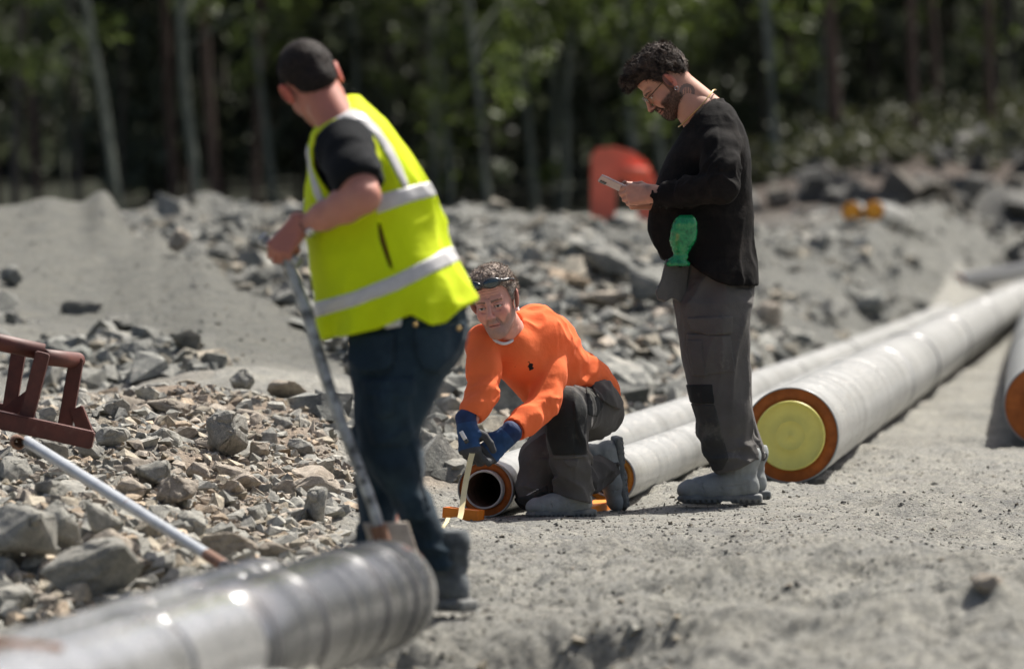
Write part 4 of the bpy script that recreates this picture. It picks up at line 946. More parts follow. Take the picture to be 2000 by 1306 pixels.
def hair_cap(ells, line, disp_amp, disp_wl, seed, cut_face=True, h=.0025, k=.02, tuft=0, tl=.012, tw=.0011, col=(.03, .018, .012), tip=(.10, .07, .05), side=None):
    f = Fld((-.12, -.15, -.10), (.12, .17, .19), h)
    for e in ells: f.ell(e[0], e[1], None, k)
    f.disp(lambda p: -disp_amp * (1 - 2 * np.abs(vn3(p, disp_wl, seed))) - disp_amp * .5 * vn3(p, disp_wl * .45, seed + 1), .03)
    f.cut(lambda x, y, z: (np.interp(y, *line) - z) + 0 * x, .006)
    f.ell((0, .070, .0), (.085, .055, .047), None, .01, 'sub')
    V, Q = f.mesh()
    r = np.random.RandomState(seed)
    t_ = np.clip(.5 + .9 * vn3(V, disp_wl * .6, seed) + .3 * vn3(V, .006, seed + 2), 0, 1)[:, None]
    c = np.array(col, np.float32) * (1 - t_) + np.array(tip, np.float32) * t_
    if side is not None: w_ = (sst(.052, .066, np.abs(V[:, 0])) * (1 - sst(.02, .06, V[:, 2])))[:, None]; c = c * (1 - w_) + np.array(side, np.float32) * w_
    if tuft:
        i = r.randint(0, len(V), tuft); p = V[i]; ce = np.array((0, 0, .02), np.float32); nn = p - ce; nn /= np.linalg.norm(nn, axis=1)[:, None]
        fl = np.stack([vn3(p, .03, 41), vn3(p, .03, 42) + .5, vn3(p, .03, 43)], 1) + r.normal(0, .35, (tuft, 3)); d = nn * .55 + fl * .8; d /= np.linalg.norm(d, axis=1)[:, None]
        sdv = np.cross(d, nn + .01); sdv /= np.linalg.norm(sdv, axis=1)[:, None] + 1e-6; L = tl * r.uniform(.5, 1.3, (tuft, 1)); q1 = p + d * L * .55; d2 = d - nn * .5; q2 = q1 + d2 * L * .5
        w_ = tw
        VV = np.stack([p - nn * .002 - sdv * w_, p - nn * .002 + sdv * w_, q1 + sdv * w_ * .8, q1 - sdv * w_ * .8, q2 + sdv * w_ * .3, q2 - sdv * w_ * .3], 1).reshape(-1, 3).astype(np.float32)
        b0 = (np.arange(tuft) * 6)[:, None] + len(V); QQ = np.concatenate([b0 + np.array([[0, 1, 2, 3]]), b0 + np.array([[3, 2, 4, 5]])]).astype(np.int32)
        cc = np.repeat(c[i] * r.uniform(.6, 1.6, (tuft, 1)), 6, 0); V = np.concatenate([V, VV]); Q = np.concatenate([Q, QQ]); c = np.concatenate([c, cc])
    return V, Q, c

def hand(curls, thumb, infl=0.0, spread=0.0, wrist=.10, thumb_r=.0115):
    """right-hand side +x = thumb side; fingers +y; back of hand +z"""
    f = Fld((-.075, -.13, -.11), (.09, .21, .055), .0024)
    kx = [.030, .0095, -.0115, -.030]; ky = [.090, .095, .090, .081]
    for i in range(4):
        f.cone((kx[i] * .55, 0, 0), (kx[i], ky[i], 0), .0165 + infl, .0125 + infl, .014)
    f.cone((-.018, .025, -.006), (-.024, .065, -.006), .014 + infl, .012 + infl, .012)
    f.cone((0, -wrist, 0), (0, .0, 0), .031 + infl, .0235 + infl, .02, ((1, 0, 0), 1.22))
    Ls = [(.044, .027, .022), (.048, .031, .024), (.044, .029, .023), (.035, .022, .020)]
    for i in range(4):
        p = Vector((kx[i], ky[i], 0)); a = 0; rr = (.0098, .0092, .0086, .0074) if i < 3 else (.0086, .0079, .0072, .0064)
        for j in range(3):
            a += curls[i][j]; d = Vector((math.sin(R(spread * (1.5 - i))), math.cos(R(a)), -math.sin(R(a)))).normalized()
            q = p + d * Ls[i][j]; f.cone(p, q, rr[j] + infl, rr[j + 1] + infl, .004 if j else .008); p = q
    p = Vector((.020, .018, -.006))
    for j, (d, L) in enumerate(zip(thumb, (.046, .034, .028))):
        q = p + Vector(d).normalized() * L; f.cone(p, q, (.0155, thumb_r, .0100)[j] + infl, (thumb_r + .0005, .0102, .0085)[j] + infl, (.014, .004, .003)[j]); p = q
    if infl: f.disp(lambda p: folds(p, .0016, .012, (1, 0, 0), 2, 5), .01)
    return f.mesh()
def mirror(vf): V, Q = vf; V = V.copy(); V[:, 0] *= -1; return V, Q[:, ::-1].copy()

def boot(shaft=.20, lace=True, sc=1.0, sh_r=.050):
    """own axes: y toe, z up, origin under the ankle"""
    f = Fld((-.075, -.11, -.01), (.075, .235, shaft + .03), .004)
    f.chain([((0, -.035, .055), .042), ((0, .03, .062), .046), ((0, .10, .052), .043), ((0, .168, .046), .041)], .03)
    f.chain([((0, -.02, .09), .048), ((0, -.022, shaft), sh_r)], .03)
    f.cone((0, .03, .09), (0, -.005, .14), .04, .045, .03)
    f.ell((0, .175, .045), (.048, .045, .036), None, .01)
    f.cut(lambda x, y, z: .012 - z + 0 * x + 0 * y)
    for yy, zz in ((.128, .03), (.062, .05)): f.chain([((-.06, yy - .012, zz - .02), .0022), ((-.035, yy, .075), .0022), ((0, yy + .012, .105), .0022), ((.035, yy, .075), .0022), ((.06, yy - .012, zz - .02), .0022)], .003, None, 'sub')
    for k in range(5): f.cone((-.024, .070 - k * .016, .104 + k * .010), (.024, .062 - k * .016, .106 + k * .010), .0035, .0035, .003)
    for s in (-1, 1): f.cone((s * .052, -.075, .075), (s * .050, .04, .060), .0022, .0022, .003, None, 'sub')
    f.disp(lambda p: folds(p, .004, .03, (1, 0, 0), 2.5, 3) * (p[:, 2] < .14) + folds(p, .003, .04, (1, 0, 0), 2, 8), .02)
    up = f.mesh()
    g = Fld((-.075, -.11, -.012), (.075, .24, .05), .0035)
    g.box((0, .055, .016), (.042, .145, .017), None, .010)
    g.ell((0, .165, .016), (.050, .056, .020), None, .01); g.ell((0, -.04, .016), (.044, .046, .020), None, .01)
    g.cut(lambda x, y, z: np.maximum(z - .034, -.001 - z) + 0 * x + 0 * y)
    for i in range(14):
        yy = -.075 + i * .021
        if 5 <= i <= 6: continue
        g.box((.045, yy, .002), (.012, .0042, .010), None, .001, 0, 'sub'); g.box((-.045, yy, .002), (.012, .0042, .010), None, .001, 0, 'sub')
    g.box((0, .040, -.002), (.06, .018, .009), None, .002, .004, 'sub')
    return up, g.mesh()
class Fig:
    def __init__(s, Y0, px, py, label):
        s.Y0 = Y0; s.sc = F / Y0; base = s.J(px, py, 0); s.root = thing('person', base, label, 'person')
    def J(s, x, y, dy=0.0): return P(x, y, s.Y0 + dy)
    def rg(s, L, dflt_dy=0, dflt_ry=.1):
        """stack rings from photo outline rows (y, xl, xr[, dy, ry])"""
        out = []
        for t in L:
            y, a, b_ = t[:3]; dy = t[3] if len(t) > 3 else dflt_dy; ry = t[4] if len(t) > 4 else dflt_ry; Y = s.Y0 + dy; c = P((a + b_) / 2, y, Y); out.append((c.z, c.x, c.y, (b_ - a) / 2 / F * Y, ry))
        return out
    def part(s, name, vf, mat, **k): return part(name, vf[:2], mat, s.root, **k)
def fld_for(fig, x0, y0, x1, y1, d0, d1, h):
    a = fig.J(x0, y1, d0); b_ = fig.J(x1, y0, d0); return Fld((a.x, fig.Y0 + d0, a.z), (b_.x, fig.Y0 + d1, b_.z), h)
def line_cut(fig, pts, dy=0, above=True):
    """signed function: positive below the photo polyline (so that part is cut away)"""
    q = [fig.J(x, y, dy) for x, y in pts]; xs = [a.x for a in q]; zs = [a.z for a in q]
    return lambda x, y, z: (np.interp(x, xs, zs) - z) + 0 * y
def poly_d(fig, pts, dy):
    """2D signed distance (x,z) of a photo polygon, extruded along y"""
    q = np.array([(fig.J(x, y, dy).x, fig.J(x, y, dy).z) for x, y in pts], np.float32)
    def fn(x, y, z):
        X, Zz = np.broadcast_arrays(x[:, :, 0], z[:, 0, :]) if np.ndim(x) == 3 else (x, z)
        X = X.astype(np.float32); Zz = Zz.astype(np.float32)
        d = np.full(X.shape, 1e9, np.float32); sgn = np.zeros(X.shape, bool)
        for i in range(len(q)):
            a = q[i]; b_ = q[(i + 1) % len(q)]; e = b_ - a; wx = X - a[0]; wz = Zz - a[1]; t = np.clip((wx * e[0] + wz * e[1]) / (e @ e), 0, 1)
            d = np.minimum(d, (wx - t * e[0]) ** 2 + (wz - t * e[1]) ** 2)
            c1 = (a[1] <= Zz) != (b_[1] <= Zz)
            with np.errstate(divide='ignore', invalid='ignore'): xi = a[0] + (Zz - a[1]) / (e[1] if abs(e[1]) > 1e-9 else 1e-9) * e[0]
            sgn ^= c1 & (X < xi)
        d = np.sqrt(d) * np.where(sgn, -1, 1)
        return d[:, None, :] if np.ndim(x) == 3 else d
    return fn
def patch(base, fn, off, y_max=None, y_min=None, k=.003):
    """a cloth piece lying on a garment: the garment grown by off, kept inside fn"""
    g = base.copy(); g.d = g.d - off; g.cut(fn, k)
    if y_max is not None: g.cut(lambda x, y, z: y - y_max + 0 * x + 0 * z)
    if y_min is not None: g.cut(lambda x, y, z: y_min - y + 0 * x + 0 * z)
    return g.mesh()
def tube_path(pts, r, seg=10, closed=False):
    pts = [Vector(p) for p in pts]; prof = []
    for i, p in enumerate(pts):
        d = (pts[min(i + 1, len(pts) - 1)] - pts[max(i - 1, 0)]).normalized()
        if abs(d.z) > .995: d = (d + Vector((.05, 0, 0))).normalized()
        prof.append((p, d, r if not callable(r) else r(i / (len(pts) - 1))))
    return lathe_along(None, prof, seg)

SK_R, SK_K, SK_L = (.46, .235, .160), (.62, .31, .24), (.42, .185, .135)

# ================= the standing man reading his phone =================
fg = Fig(22.0, 1415, 981, 'bearded man in black jumper and grey work trousers standing and looking down at a phone')
J = fg.J; s_ = 1 / fg.sc
tor = [(195, 1388, 1412, 0, .05), (210, 1368, 1430, 0, .10), (225, 1350, 1441, 0, .150), (245, 1337, 1453, 0, .185), (270, 1323, 1462, 0, .205), (300, 1304, 1467, 0, .20), (330, 1292, 1469, 0, .19), (360, 1282, 1469, 0, .185), (400, 1270, 1469, 0, .19), (430, 1267, 1470, 0, .20), (450, 1268, 1472, 0, .20), (480, 1275, 1475, 0, .20), (505, 1287, 1477, 0, .205), (530, 1298, 1478, 0, .225), (566, 1312, 1480, 0, .23)]
f = fld_for(fg, 1225, 170, 1500, 590, -.34, .32, .006)
f.stack(fg.rg(tor), .02, 2.2)
def sleeve(f, sh, el, wr, g=0):
    f.chain([(sh, .078 + g), (Vector(sh).lerp(Vector(el), .5), .070 + g), (el, .058 + g)], .03); f.chain([(el, .058 + g), (Vector(el).lerp(Vector(wr), .5), .052 + g), (wr, .044 + g)], .025)
arm_y = fg.Y0 - .10
shn, eln, wrn = J(1404, 292, -.20), J(1410, 368, -.29), J(1284, 383, -.20)
shf, elf, wrf = J(1404, 292, .19), J(1400, 376, .24), J(1290, 388, .0)
g_ = f.blank(); sleeve(g_, shn, eln, wrn); sleeve(g_, shf, elf, wrf, -.003)
g_.disp(lambda p: folds(p, .012, .030, (0, .2, 1), 3, 2) * (p[:, 2] < J(0, 335).z) * (p[:, 1] < arm_y) + folds(p, .008, .045, (.4, 0, 1), 3.5, 6), .03)
f.cone(J(1395, 235, -.08), J(1402, 285, -.15), .06, .070, .05); f.merge(g_, .014)
arm_y = fg.Y0 - .10
f.disp(lambda p: (folds(p, .016, .085, (.12, 0, 1), 5, 5) * sst(J(0, 380).z, J(0, 450).z, p[:, 2]) * .8 + folds(p, .008, .06, (.5, 0, .8), 3, 7) * (p[:, 0] > J(1400, 0).x)
                  + .006 * vn3(p, .12, 8)), .03)
f.cut(line_cut(fg, [(1200, 500), (1288, 508), (1345, 514), (1366, 531), (1396, 549), (1422, 557), (1500, 559)]), .01)
f.ell(J(1352, 212, 0), (.088, .085, .075), Rm((-.8, 0, -.6), (0, 0, 1)), .012, 'sub')
# hollow the cuffs and neck a little
f.cone(J(1290, 383, -.20), J(1262, 379, -.20), .036, .036, .004, None, 'sub')
fg.part('jumper', f.mesh(), M['blackknit'])
fg.part('collar_edge', patch(f, lambda x, y, z: np.abs(np.sqrt(((x - J(1352, 212).x) / 1.0) ** 2 + (y - fg.Y0) ** 2 * 1.0 + (z - J(1352, 212).z) ** 2) - .088) - .004, .003), M['blackknit'])
# skin body: head, neck, forearms, hands, and a slim core inside the clothes
hp = J(1300, 163, 0); Rh = Rm((-.71, -.06, -.70), (-.7, 0, .7))
V, Q, c = head(SK_R, dict(beard=.93, beardcol=(.055, .030, .021), brow=(.03, .018, .014)))
def tattoo(V, c):      # ring tattoo on the neck below the ear
    d = np.sqrt((V[:, 1] + .031) ** 2 + (V[:, 2] + .080) ** 2); e_ = (V[:, 1] + .031) * .7 + (V[:, 2] + .080) * .7; w_ = ((np.abs(d - .024) < .0068) | ((np.abs(e_) < .0025) & (d < .018)) | ((np.abs(e_ - .009) < .0022) & (d < .016)) | ((np.abs(e_ + .009) < .0022) & (d < .016))) * (V[:, 0] < -.02)
    w_ = (w_ * .72)[:, None]; return c * (1 - w_) + np.array((.075, .075, .07)) * w_
c = tattoo(V, c)
Vh, Qh = place((V, Q), hp, Rh, 1.0)
b = fld_for(fg, 1225, 160, 1500, 990, -.3, .32, .008)
b.stack(fg.rg([(250, 1365, 1435, 0, .13), (300, 1330, 1450, 0, .17), (400, 1295, 1450, 0, .17), (500, 1330, 1450, 0, .12)]), .03)
b.cone(J(1336, 195, 0), J(1385, 252, 0), .062, .075, .03); b.cone(J(1372, 215, 0), J(1400, 262, 0), .062, .09, .05)
for s in (-1, 1): b.chain([(J(1395, 540, s * .08), .06), (J(1405, 740, s * .12), .055), (J(1425, 880, s * .13), .035)], .03)
b.chain([(shn, .05), (eln, .04), (wrn, .03)]); b.chain([(shf, .05), (elf, .04), (wrf, .03)])
bv, bq = b.mesh(); bc = np.ones((len(bv), 3)) * np.array(SK_R)
cv = [(35, 45, 30), (42, 50, 35), (48, 52, 35), (50, 55, 35)]
hn = hand(cv, [(.55, .75, -.35), (.1, .9, -.45), (-.2, .9, -.4)])
h1 = place(hn, J(1276, 379, -.20), Rm((-1, .22, -.02), (0, -1, .25)))            # near hand: back to the camera, thumb up
h1c = np.ones((len(h1[0]), 3)) * np.array(SK_R) * (1 + .08 * vn3(h1[0], .01, 3))[:, None]
tw_ = (np.exp(-(((h1[0][:, 0] - J(1262, 0).x) / .014) ** 2 + ((h1[0][:, 2] - J(0, 364).z) / .018) ** 2)) * .6)[:, None]; h1c = h1c * (1 - tw_) + np.array((.10, .085, .07)) * tw_
h2 = place(mirror(hn), J(1272, 394, -.04), Rm((-1, -.30, .06), (0, .8, -.6)))
h2c = np.ones((len(h2[0]), 3)) * np.array(SK_R)
VV, QQ = join_vf((Vh, Qh), (bv, bq), h1, h2)
fg.part('body', (VV, QQ), M['skin'], col=np.concatenate([c, bc, h1c, h2c]))
line = ([-.15, -.10, -.06, -.035, -.012, .010, .03, .06, .09, .2], [-.045, -.04, -.015, .028, .03, .012, .050, .068, .072, .06])
hv, hq, hc = hair_cap([((0, -.018, .045), (.088, .104, .088)), ((0, -.03, .085), (.074, .080, .062)), ((0, .040, .105), (.066, .065, .046)), ((0, .092, .092), (.052, .036, .036))], line, .0065, .019, 3, tuft=9500, tl=.019, tw=.0007, col=(.016, .010, .007), tip=(.075, .052, .038))
fg.part('hair', place((hv, hq), hp, Rh), M['hair'], col=hc)
# short beard: a felt of hairs on the jaw
bi = np.nonzero((c[:, 0] < .16) & (V[:, 2] < -.03) & (V[:, 1] > -.01))[0]; r = np.random.RandomState(4)
if len(bi):
    i = r.choice(bi, 2600); p = V[i]; nn = p - np.array((0, 0, -.03)); nn /= np.linalg.norm(nn, axis=1)[:, None]; d = nn + r.normal(0, .35, p.shape) + np.array((0, 0, -.5)); d /= np.linalg.norm(d, axis=1)[:, None]
    sv = np.cross(d, r.normal(0, 1, p.shape)); sv /= np.linalg.norm(sv, axis=1)[:, None]
    BV = np.stack([p - sv * .0006, p + sv * .0006, p + d * .008], 1).reshape(-1, 3).astype(np.float32); BQ = np.arange(len(BV)).reshape(-1, 3).astype(np.int32)
    fg.part('beard', place((BV, BQ), hp, Rh), M['hair'], col=np.repeat(np.array([[.04, .024, .017]]) * r.uniform(.5, 1.6, (2600, 1)), 3, 0))
def hl(x, y, z): return (hp + Rh @ Vector((x, y, z)))[:]
rim = []
for s in (-1, 1): rim.append(tube_path([hl(s * .033 + .024 * math.cos(a), .104 - .10 * abs(.024 * math.cos(a) + .0) , .0 + .020 * math.sin(a)) for a in np.linspace(0, 6.283, 25)], .0019, 6))
rim += [tube_path([hl(s * .056, .101, .006), hl(s * .072, .07, .008), hl(s * .081, .0, .012), hl(s * .080, -.014, .004)], .0021, 6) for s in (-1, 1)] + [tube_path([hl(-.010, .104, .004), hl(.010, .104, .004)], .0013, 6)]
go = fg.part('glasses_frame', join_vf(*rim), basic('dark_bronze_wire', (.10, .065, .035), .3, metal=.7, bmp=0))
for s in (-1, 1):
    Lp = [hl(s * .033, .1035, 0)] + [hl(s * .033 + .0235 * math.cos(a), .1035 - .10 * abs(.0235 * math.cos(a)), .0195 * math.sin(a)) for a in np.linspace(0, 6.283, 21)[:-1]]
    part('lens', (Lp, [(0, i + 1, (i + 1) % 20 + 1) for i in range(20)]), M['clear'], go)
fg.part('necklace', tube_path(catmull([J(1398, 176, 0), J(1392, 178, -.055), J(1375, 200, -.10), J(1352, 224, -.085), J(1332, 243, -.04), J(1325, 248, 0), J(1332, 243, .04), J(1352, 224, .085)], .01), .0026, 6), M['goldm'])
fg.part('earring', tube_path([hl(-.086 + .0 * a, -.008 + .007 * math.cos(a), -.042 + .007 * math.sin(a)) for a in np.linspace(0, 6.28, 16)], .0012, 6), M['silverm'])
# trousers
tr = fld_for(fg, 1280, 480, 1520, 950, -.30, .33, .0055)
tr.stack(fg.rg([(500, 1322, 1466, 0, .165), (540, 1318, 1468, 0, .17), (570, 1315, 1471, 0, .195), (600, 1318, 1468, 0, .20), (640, 1330, 1462, 0, .16), (665, 1345, 1455, 0, .10)]), .02)
tr.stack(fg.rg([(560, 1318, 1470, -.06, .11), (590, 1315, 1470, -.09, .12), (620, 1323, 1465, -.1, .12), (660, 1330, 1463, -.1, .115), (700, 1334, 1460, -.11, .11), (740, 1339, 1461, -.11, .105), (780, 1348, 1465, -.11, .1), (820, 1357, 1471, -.11, .098), (860, 1367, 1477, -.11, .095), (885, 1374, 1482, -.11, .095), (905, 1383, 1481, -.11, .092), (925, 1394, 1476, -.11, .088)]), .015, 2.4)
tr.stack(fg.rg([(560, 1330, 1468, .09, .11), (700, 1352, 1462, .12, .1), (800, 1375, 1470, .13, .09), (870, 1400, 1490, .14, .085), (912, 1408, 1497, .14, .085)]), .015, 2.4)
kz = J(0, 780).z
tr.disp(lambda p: (folds(p, .020, .06, (1, 0, .25), 3, 11) * sst(.20, .45, np.abs(p[:, 2] - J(0, 700).z) + .05) + folds(p, .019, .07, (.22, 0, 1), 5, 12) + .005 * vn3(p, .09, 13)
                   + folds(p, .020, .05, (1, 0, -.35), 3, 14) * np.exp(-((p[:, 2] - J(0, 890).z) / .07) ** 2)), .03)
tr.cut(line_cut(fg, [(1250, 930), (1380, 918), (1400, 923), (1440, 912), (1474, 894), (1500, 905), (1540, 905)]), .01)
for (x, y, dy) in ((1437, 935, -.11), (1452, 925, .14)): tr.cone(J(x, y, dy), J(x - 6, y - 40, dy), .066, .05, .01, None, 'sub')
fg.part('trousers', tr.mesh(), M['grey'])
ymid = fg.Y0 - .06
fg.part('pocket_flap', patch(tr, poly_d(fg, [(1340, 620), (1431, 617), (1430, 651), (1384, 655), (1349, 645)], -.2), .010, ymid), M['grey'])
fg.part('cargo_pocket', patch(tr, poly_d(fg, [(1341, 651), (1427, 655), (1436, 726), (1352, 734), (1340, 690)], -.2), .007, ymid), M['grey'])
fg.part('cargo_pocket', patch(tr, poly_d(fg, [(1341, 662), (1371, 664), (1373, 699), (1382, 735), (1354, 734)], -.2), .012, ymid), M['grey'])
fg.part('knee_patch', patch(tr, poly_d(fg, [(1330, 752), (1391, 750), (1396, 788), (1330, 788)], -.2), .0055, ymid), M['darkpatch'])
fg.part('shin_panel', patch(tr, poly_d(fg, [(1330, 789), (1396, 789), (1424, 895), (1412, 918), (1340, 930)], -.2), .0035, ymid), M['darkpatch2'])
# hanging holster pocket at the hip
hpf = fld_for(fg, 1265, 490, 1365, 605, -.30, -.02, .004); hpf.d[:] = 1
fn = poly_d(fg, [(1300, 506), (1347, 512), (1342, 560), (1340, 578), (1328, 590), (1312, 582), (1296, 588), (1283, 584), (1281, 570), (1290, 545)], -.17)
x_, y_, z_ = hpf.ax[0][:, None, None], hpf.ax[1][None, :, None], hpf.ax[2][None, None]
hpf.d = np.maximum(np.broadcast_to(fn(x_, y_, z_), hpf.d.shape), np.abs(y_ - (fg.Y0 - .17) - .06 * (x_ - J(1315, 0).x) / .06) - .030 + 0 * x_ + 0 * z_).astype(np.float32)
hpf.disp(lambda p: folds(p, .006, .04, (.2, 0, 1), 4, 3), .02)
hpf.ell(J(1322, 505, -.17), (.033, .022, .035), None, .004, 'sub')
fg.part('holster_pocket', hpf.mesh(), M['grey'])
fg.part('hem_cord', tube_path(catmull([J(1478, 893, -.05), J(1490, 884, -.06), J(1498, 888, -.06), J(1493, 898, -.05), J(1481, 897, -.05)], .005), .0022, 6), M['blackplastic'])
bt, so = boot(.17, sh_r=.064)
for cx, dy, ang, cy in ((1441, -.11, 4, 981), (1456, .14, -8, 974)):
    c0 = J(cx, cy, dy); Rb = Rm((-1, math.tan(R(ang)), 0), (0, 0, 1)); c0.z -= .002
    bo = fg.part('boot', place(bt, c0, Rb, 1.06), M['bootm']); part('sole', place(so, c0, Rb, 1.06), M['sole'], bo)
# phone and bottle: things he holds
ph = thing('smartphone', J(1212, 366, -.06), 'slim phone held up in the standing man\'s hands', 'phone')
pr_ = Rm((-.90, -.05, .42), (.40, .34, .85)); bm_ = Fld((-.045, -.09, -.012), (.045, .09, .012), .0022); bm_.box((0, 0, 0), (.037, .078, .0048), None, .0045); part('case', place(bm_.mesh(), J(1207, 364, -.115), pr_), basic('rose_silver_phone_case', (.42, .33, .31), .4, metal=.3, var=.1, bmp=0), ph)
bm_ = Fld((-.045, -.09, -.012), (.045, .09, .012), .0022); bm_.box((0, 0, .0042), (.034, .075, .0022), None, .001); part('screen', place(bm_.mesh(), J(1207, 364, -.115), pr_), M['lens'], ph)
bm_ = Fld((-.045, -.09, -.02), (.045, .09, .012), .0018); bm_.box((.017, .058, -.0055), (.013, .014, .0022), None, .002); part('camera_bump', place(bm_.mesh(), J(1207, 364, -.115), pr_), M['blackplastic'], ph)
m, n, b = nmat('green_bottle_plastic'); b.inputs['Base Color'].default_value = (.012, .30, .10, 1); b.inputs['Roughness'].default_value = .14; b.inputs['Transmission Weight'].default_value = .35; b.inputs['IOR'].default_value = 1.4; b.inputs['Specular IOR Level'].default_value = .8
t = tex_noise(n, 30, 4, .7); r1 = ramp(n, t.outputs['Fac'], [(.3, (.004, .14, .06)), (.5, (.015, .34, .12)), (.72, (.10, .42, .16))]); link(n, r1.outputs[0], b.inputs['Base Color']); bump(n, b, t.outputs['Fac'], .25, .008); M['bottle'] = m
bo = thing('plastic_bottle', J(1330, 512, -.20), 'crumpled green plastic bottle stuck upside down in the hip pocket of the standing man', 'bottle')
f = fld_for(fg, 1285, 405, 1375, 530, -.30, -.08, .003)
pts = [(420, 12), (425, 19), (436, 24), (452, 26), (470, 26), (482, 21), (492, 16), (500, 15), (507, 20), (514, 25), (520, 25)]
f.stack([(J(0, y, -.2).z, J(1337 - (y - 440) * .12 - (6 if y > 500 else 0), 0, -.2).x, fg.Y0 - .235 + .0004 * (y - 440), r_ * s_, r_ * s_ * .8) for y, r_ in pts], .004, 2.2)
f.disp(lambda p: folds(p, .0022, .03, (0, 0, 1), 1.5, 6) + .0012 * np.sin(p[:, 2] * 260) * (p[:, 2] < J(0, 480).z), .01)
V, Q = f.mesh(); part('bottle_body', (V, Q), M['bottle'], bo)
part('bottle_base', tube_vf(J(1341, 421, -.237), J(1341, 417, -.237), .012), M['bottle'], bo)

# ================= the kneeling man =================
fk = Fig(21.4, 1100, 1002, 'kneeling grey haired man in orange long sleeved shirt looking at the camera'); J = fk.J
f = fld_for(fk, 875, 575, 1225, 880, -.75, .45, .0058)
f.cone(J(945, 668, -.40), J(1076, 656, -.13), .066, .076, .04)
f.cone(J(1003, 690, -.32), J(1085, 768, -.06), .098, .100, .05); f.cone(J(1045, 657, -.20), J(1160, 762, .13), .108, .092, .05)
f.cone(J(1000, 668, -.30), J(1050, 660, -.22), .10, .11, .05)
f.cone(J(1125, 735, .02), J(1172, 778, .15), .09, .075, .03)
RS, RE, RW = J(946, 674, -.42), J(943, 765, -.52), J(914, 834, -.60)
LS, LE, LW = J(1076, 672, -.17), J(1066, 788, -.36), J(994, 850, -.52)
g_ = f.blank(); g_.chain([(RS, .062), (Vector(RS).lerp(RE, .5), .060), (RE, .055)], .03); g_.chain([(RE, .055), (Vector(RE).lerp(RW, .5), .050), (RW, .040)], .02)
g_.chain([(LS, .074), (Vector(LS).lerp(LE, .5), .066), (LE, .056)], .03); g_.chain([(LE, .056), (Vector(LE).lerp(LW, .5), .053), (LW, .046)], .02)
f.merge(g_, .022)
def kf(p):
    ar = np.exp(-(np.linalg.norm(p - np.array(J(1046, 715, -.3)), axis=1) / .09) ** 2)
    return (folds(p, .018, .05, (-.1, 0, 1), 4, 21) * ar + folds(p, .010, .055, (.6, 0, .6), 3.5, 22) + folds(p, .016, .028, (1, .3, .2), 2.5, 23) * (np.exp(-(np.linalg.norm(p - np.array(LE), axis=1) / .08) ** 2) + np.exp(-(np.linalg.norm(p - np.array(RE), axis=1) / .08) ** 2))
            + .006 * vn3(p, .1, 24) + folds(p, .013, .06, (.7, .2, -.6), 5, 25) * (p[:, 0] > J(1090, 0).x))
f.disp(kf, .03)
nc = J(985, 632, -.36); f.ell(J(990, 630, -.35), (.058, .060, .042), Rm((-.25, -.8, -.5), (0, 0, 1)), .01, 'sub')
for w_, e_ in ((RW, RE), (LW, LE)):
    d = (Vector(w_) - Vector(e_)).normalized(); f.cone(Vector(w_) + d * .022, Vector(w_) + d * .14, .075, .075, .002, None, 'sub'); f.cone(Vector(w_) - d * .01, Vector(w_) + d * .07, .034, .037, .003, None, 'sub')
ks = f; fk.part('shirt', f.mesh(), M['orangecloth'])
# shoulder and sleeve seams
rr_ = patch(f, lambda x, y, z: np.abs(np.sqrt((x - nc.x) ** 2 / 1.05 + (y - nc.y) ** 2 / 1.05 + (z - nc.z) ** 2 / .82) - .0695) - .0045, .0035); fk.part('white_collar', tube_path(catmull([J(1010, 600, -.25), J(1017, 622, -.29), J(1014, 646, -.35), J(1003, 663, -.41), J(984, 671, -.45), J(964, 663, -.465), J(950, 645, -.45)], .01), lambda q: .0060, 8), M['white'])
def emblem(x, y, z): return np.sqrt(((x - J(1036, 0, -.3).x) / .013) ** 2 + ((z - J(0, 714, -.3).z + .2 * (x - J(1036, 0, -.3).x)) / .017) ** 2) * .013 - .013 + .006 * np.sin(x * 900) * np.sin(z * 700) + 0 * y
fk.part('chest_emblem', patch(f, emblem, .0015, fk.Y0 - .28), M['tee'])
def seam(fig, f, pts, dyr, ymax, wpx=2.2, off=.0035, mat='orangecloth', dy=-.2):
    a = [(x, y - wpx / 2) for x, y in pts]; b_ = [(x, y + wpx / 2) for x, y in pts][::-1]
    fig.part('seam', patch(f, poly_d(fig, a + b_, dy), off, ymax, k=.001), M[mat])
0 and seam(fk, ks, [(1022, 612), (1040, 622), (1062, 630), (1084, 632), (1104, 640)], 0, fk.Y0, 2.4)
fk.part('chest_mark', patch(f, lambda x, y, z: np.sqrt((x - J(1006, 0, -.4).x) ** 2 + (z - J(0, 716, -.4).z) ** 2) - .0045 + 0 * y, .0012, fk.Y0 - .28), M['tee'])
kh = J(967, 590, -.48)
Rv = Matrix.Rotation(R(-12), 3, 'Y')   # roll seen from the camera
Rk = Rv @ Matrix.Rotation(R(-15), 3, 'Z') @ Matrix.Rotation(R(9), 3, 'X') @ Matrix(((-1, 0, 0), (0, -1, 0), (0, 0, 1)))
V, Q, c = head(SK_K, dict(beard=.75, beardcol=(.235, .165, .135), brow=(.13, .085, .065), age=True, mouth=.0035, iris=(.05, .06, .06), gaze=0.0, neck=(0, -.06, -.10)))
V = V.copy(); jw = 1 - .09 * sst(.01, -.07, V[:, 2]) if 0 else 1 - .10 * sst(-.005, .075, -V[:, 2]); V[:, 0] *= .965 * jw
Vh, Qh = place((V, Q), kh, Rk, 1.03)
b = fld_for(fk, 890, 600, 1240, 1010, -.7, .5, .009)
b.cone(kh + Rk @ Vector((0, -.045, -.08)), J(1006, 668, -.27), .056, .060, .03); b.cone(J(1010, 668, -.3), J(1150, 770, .12), .075, .08, .03)
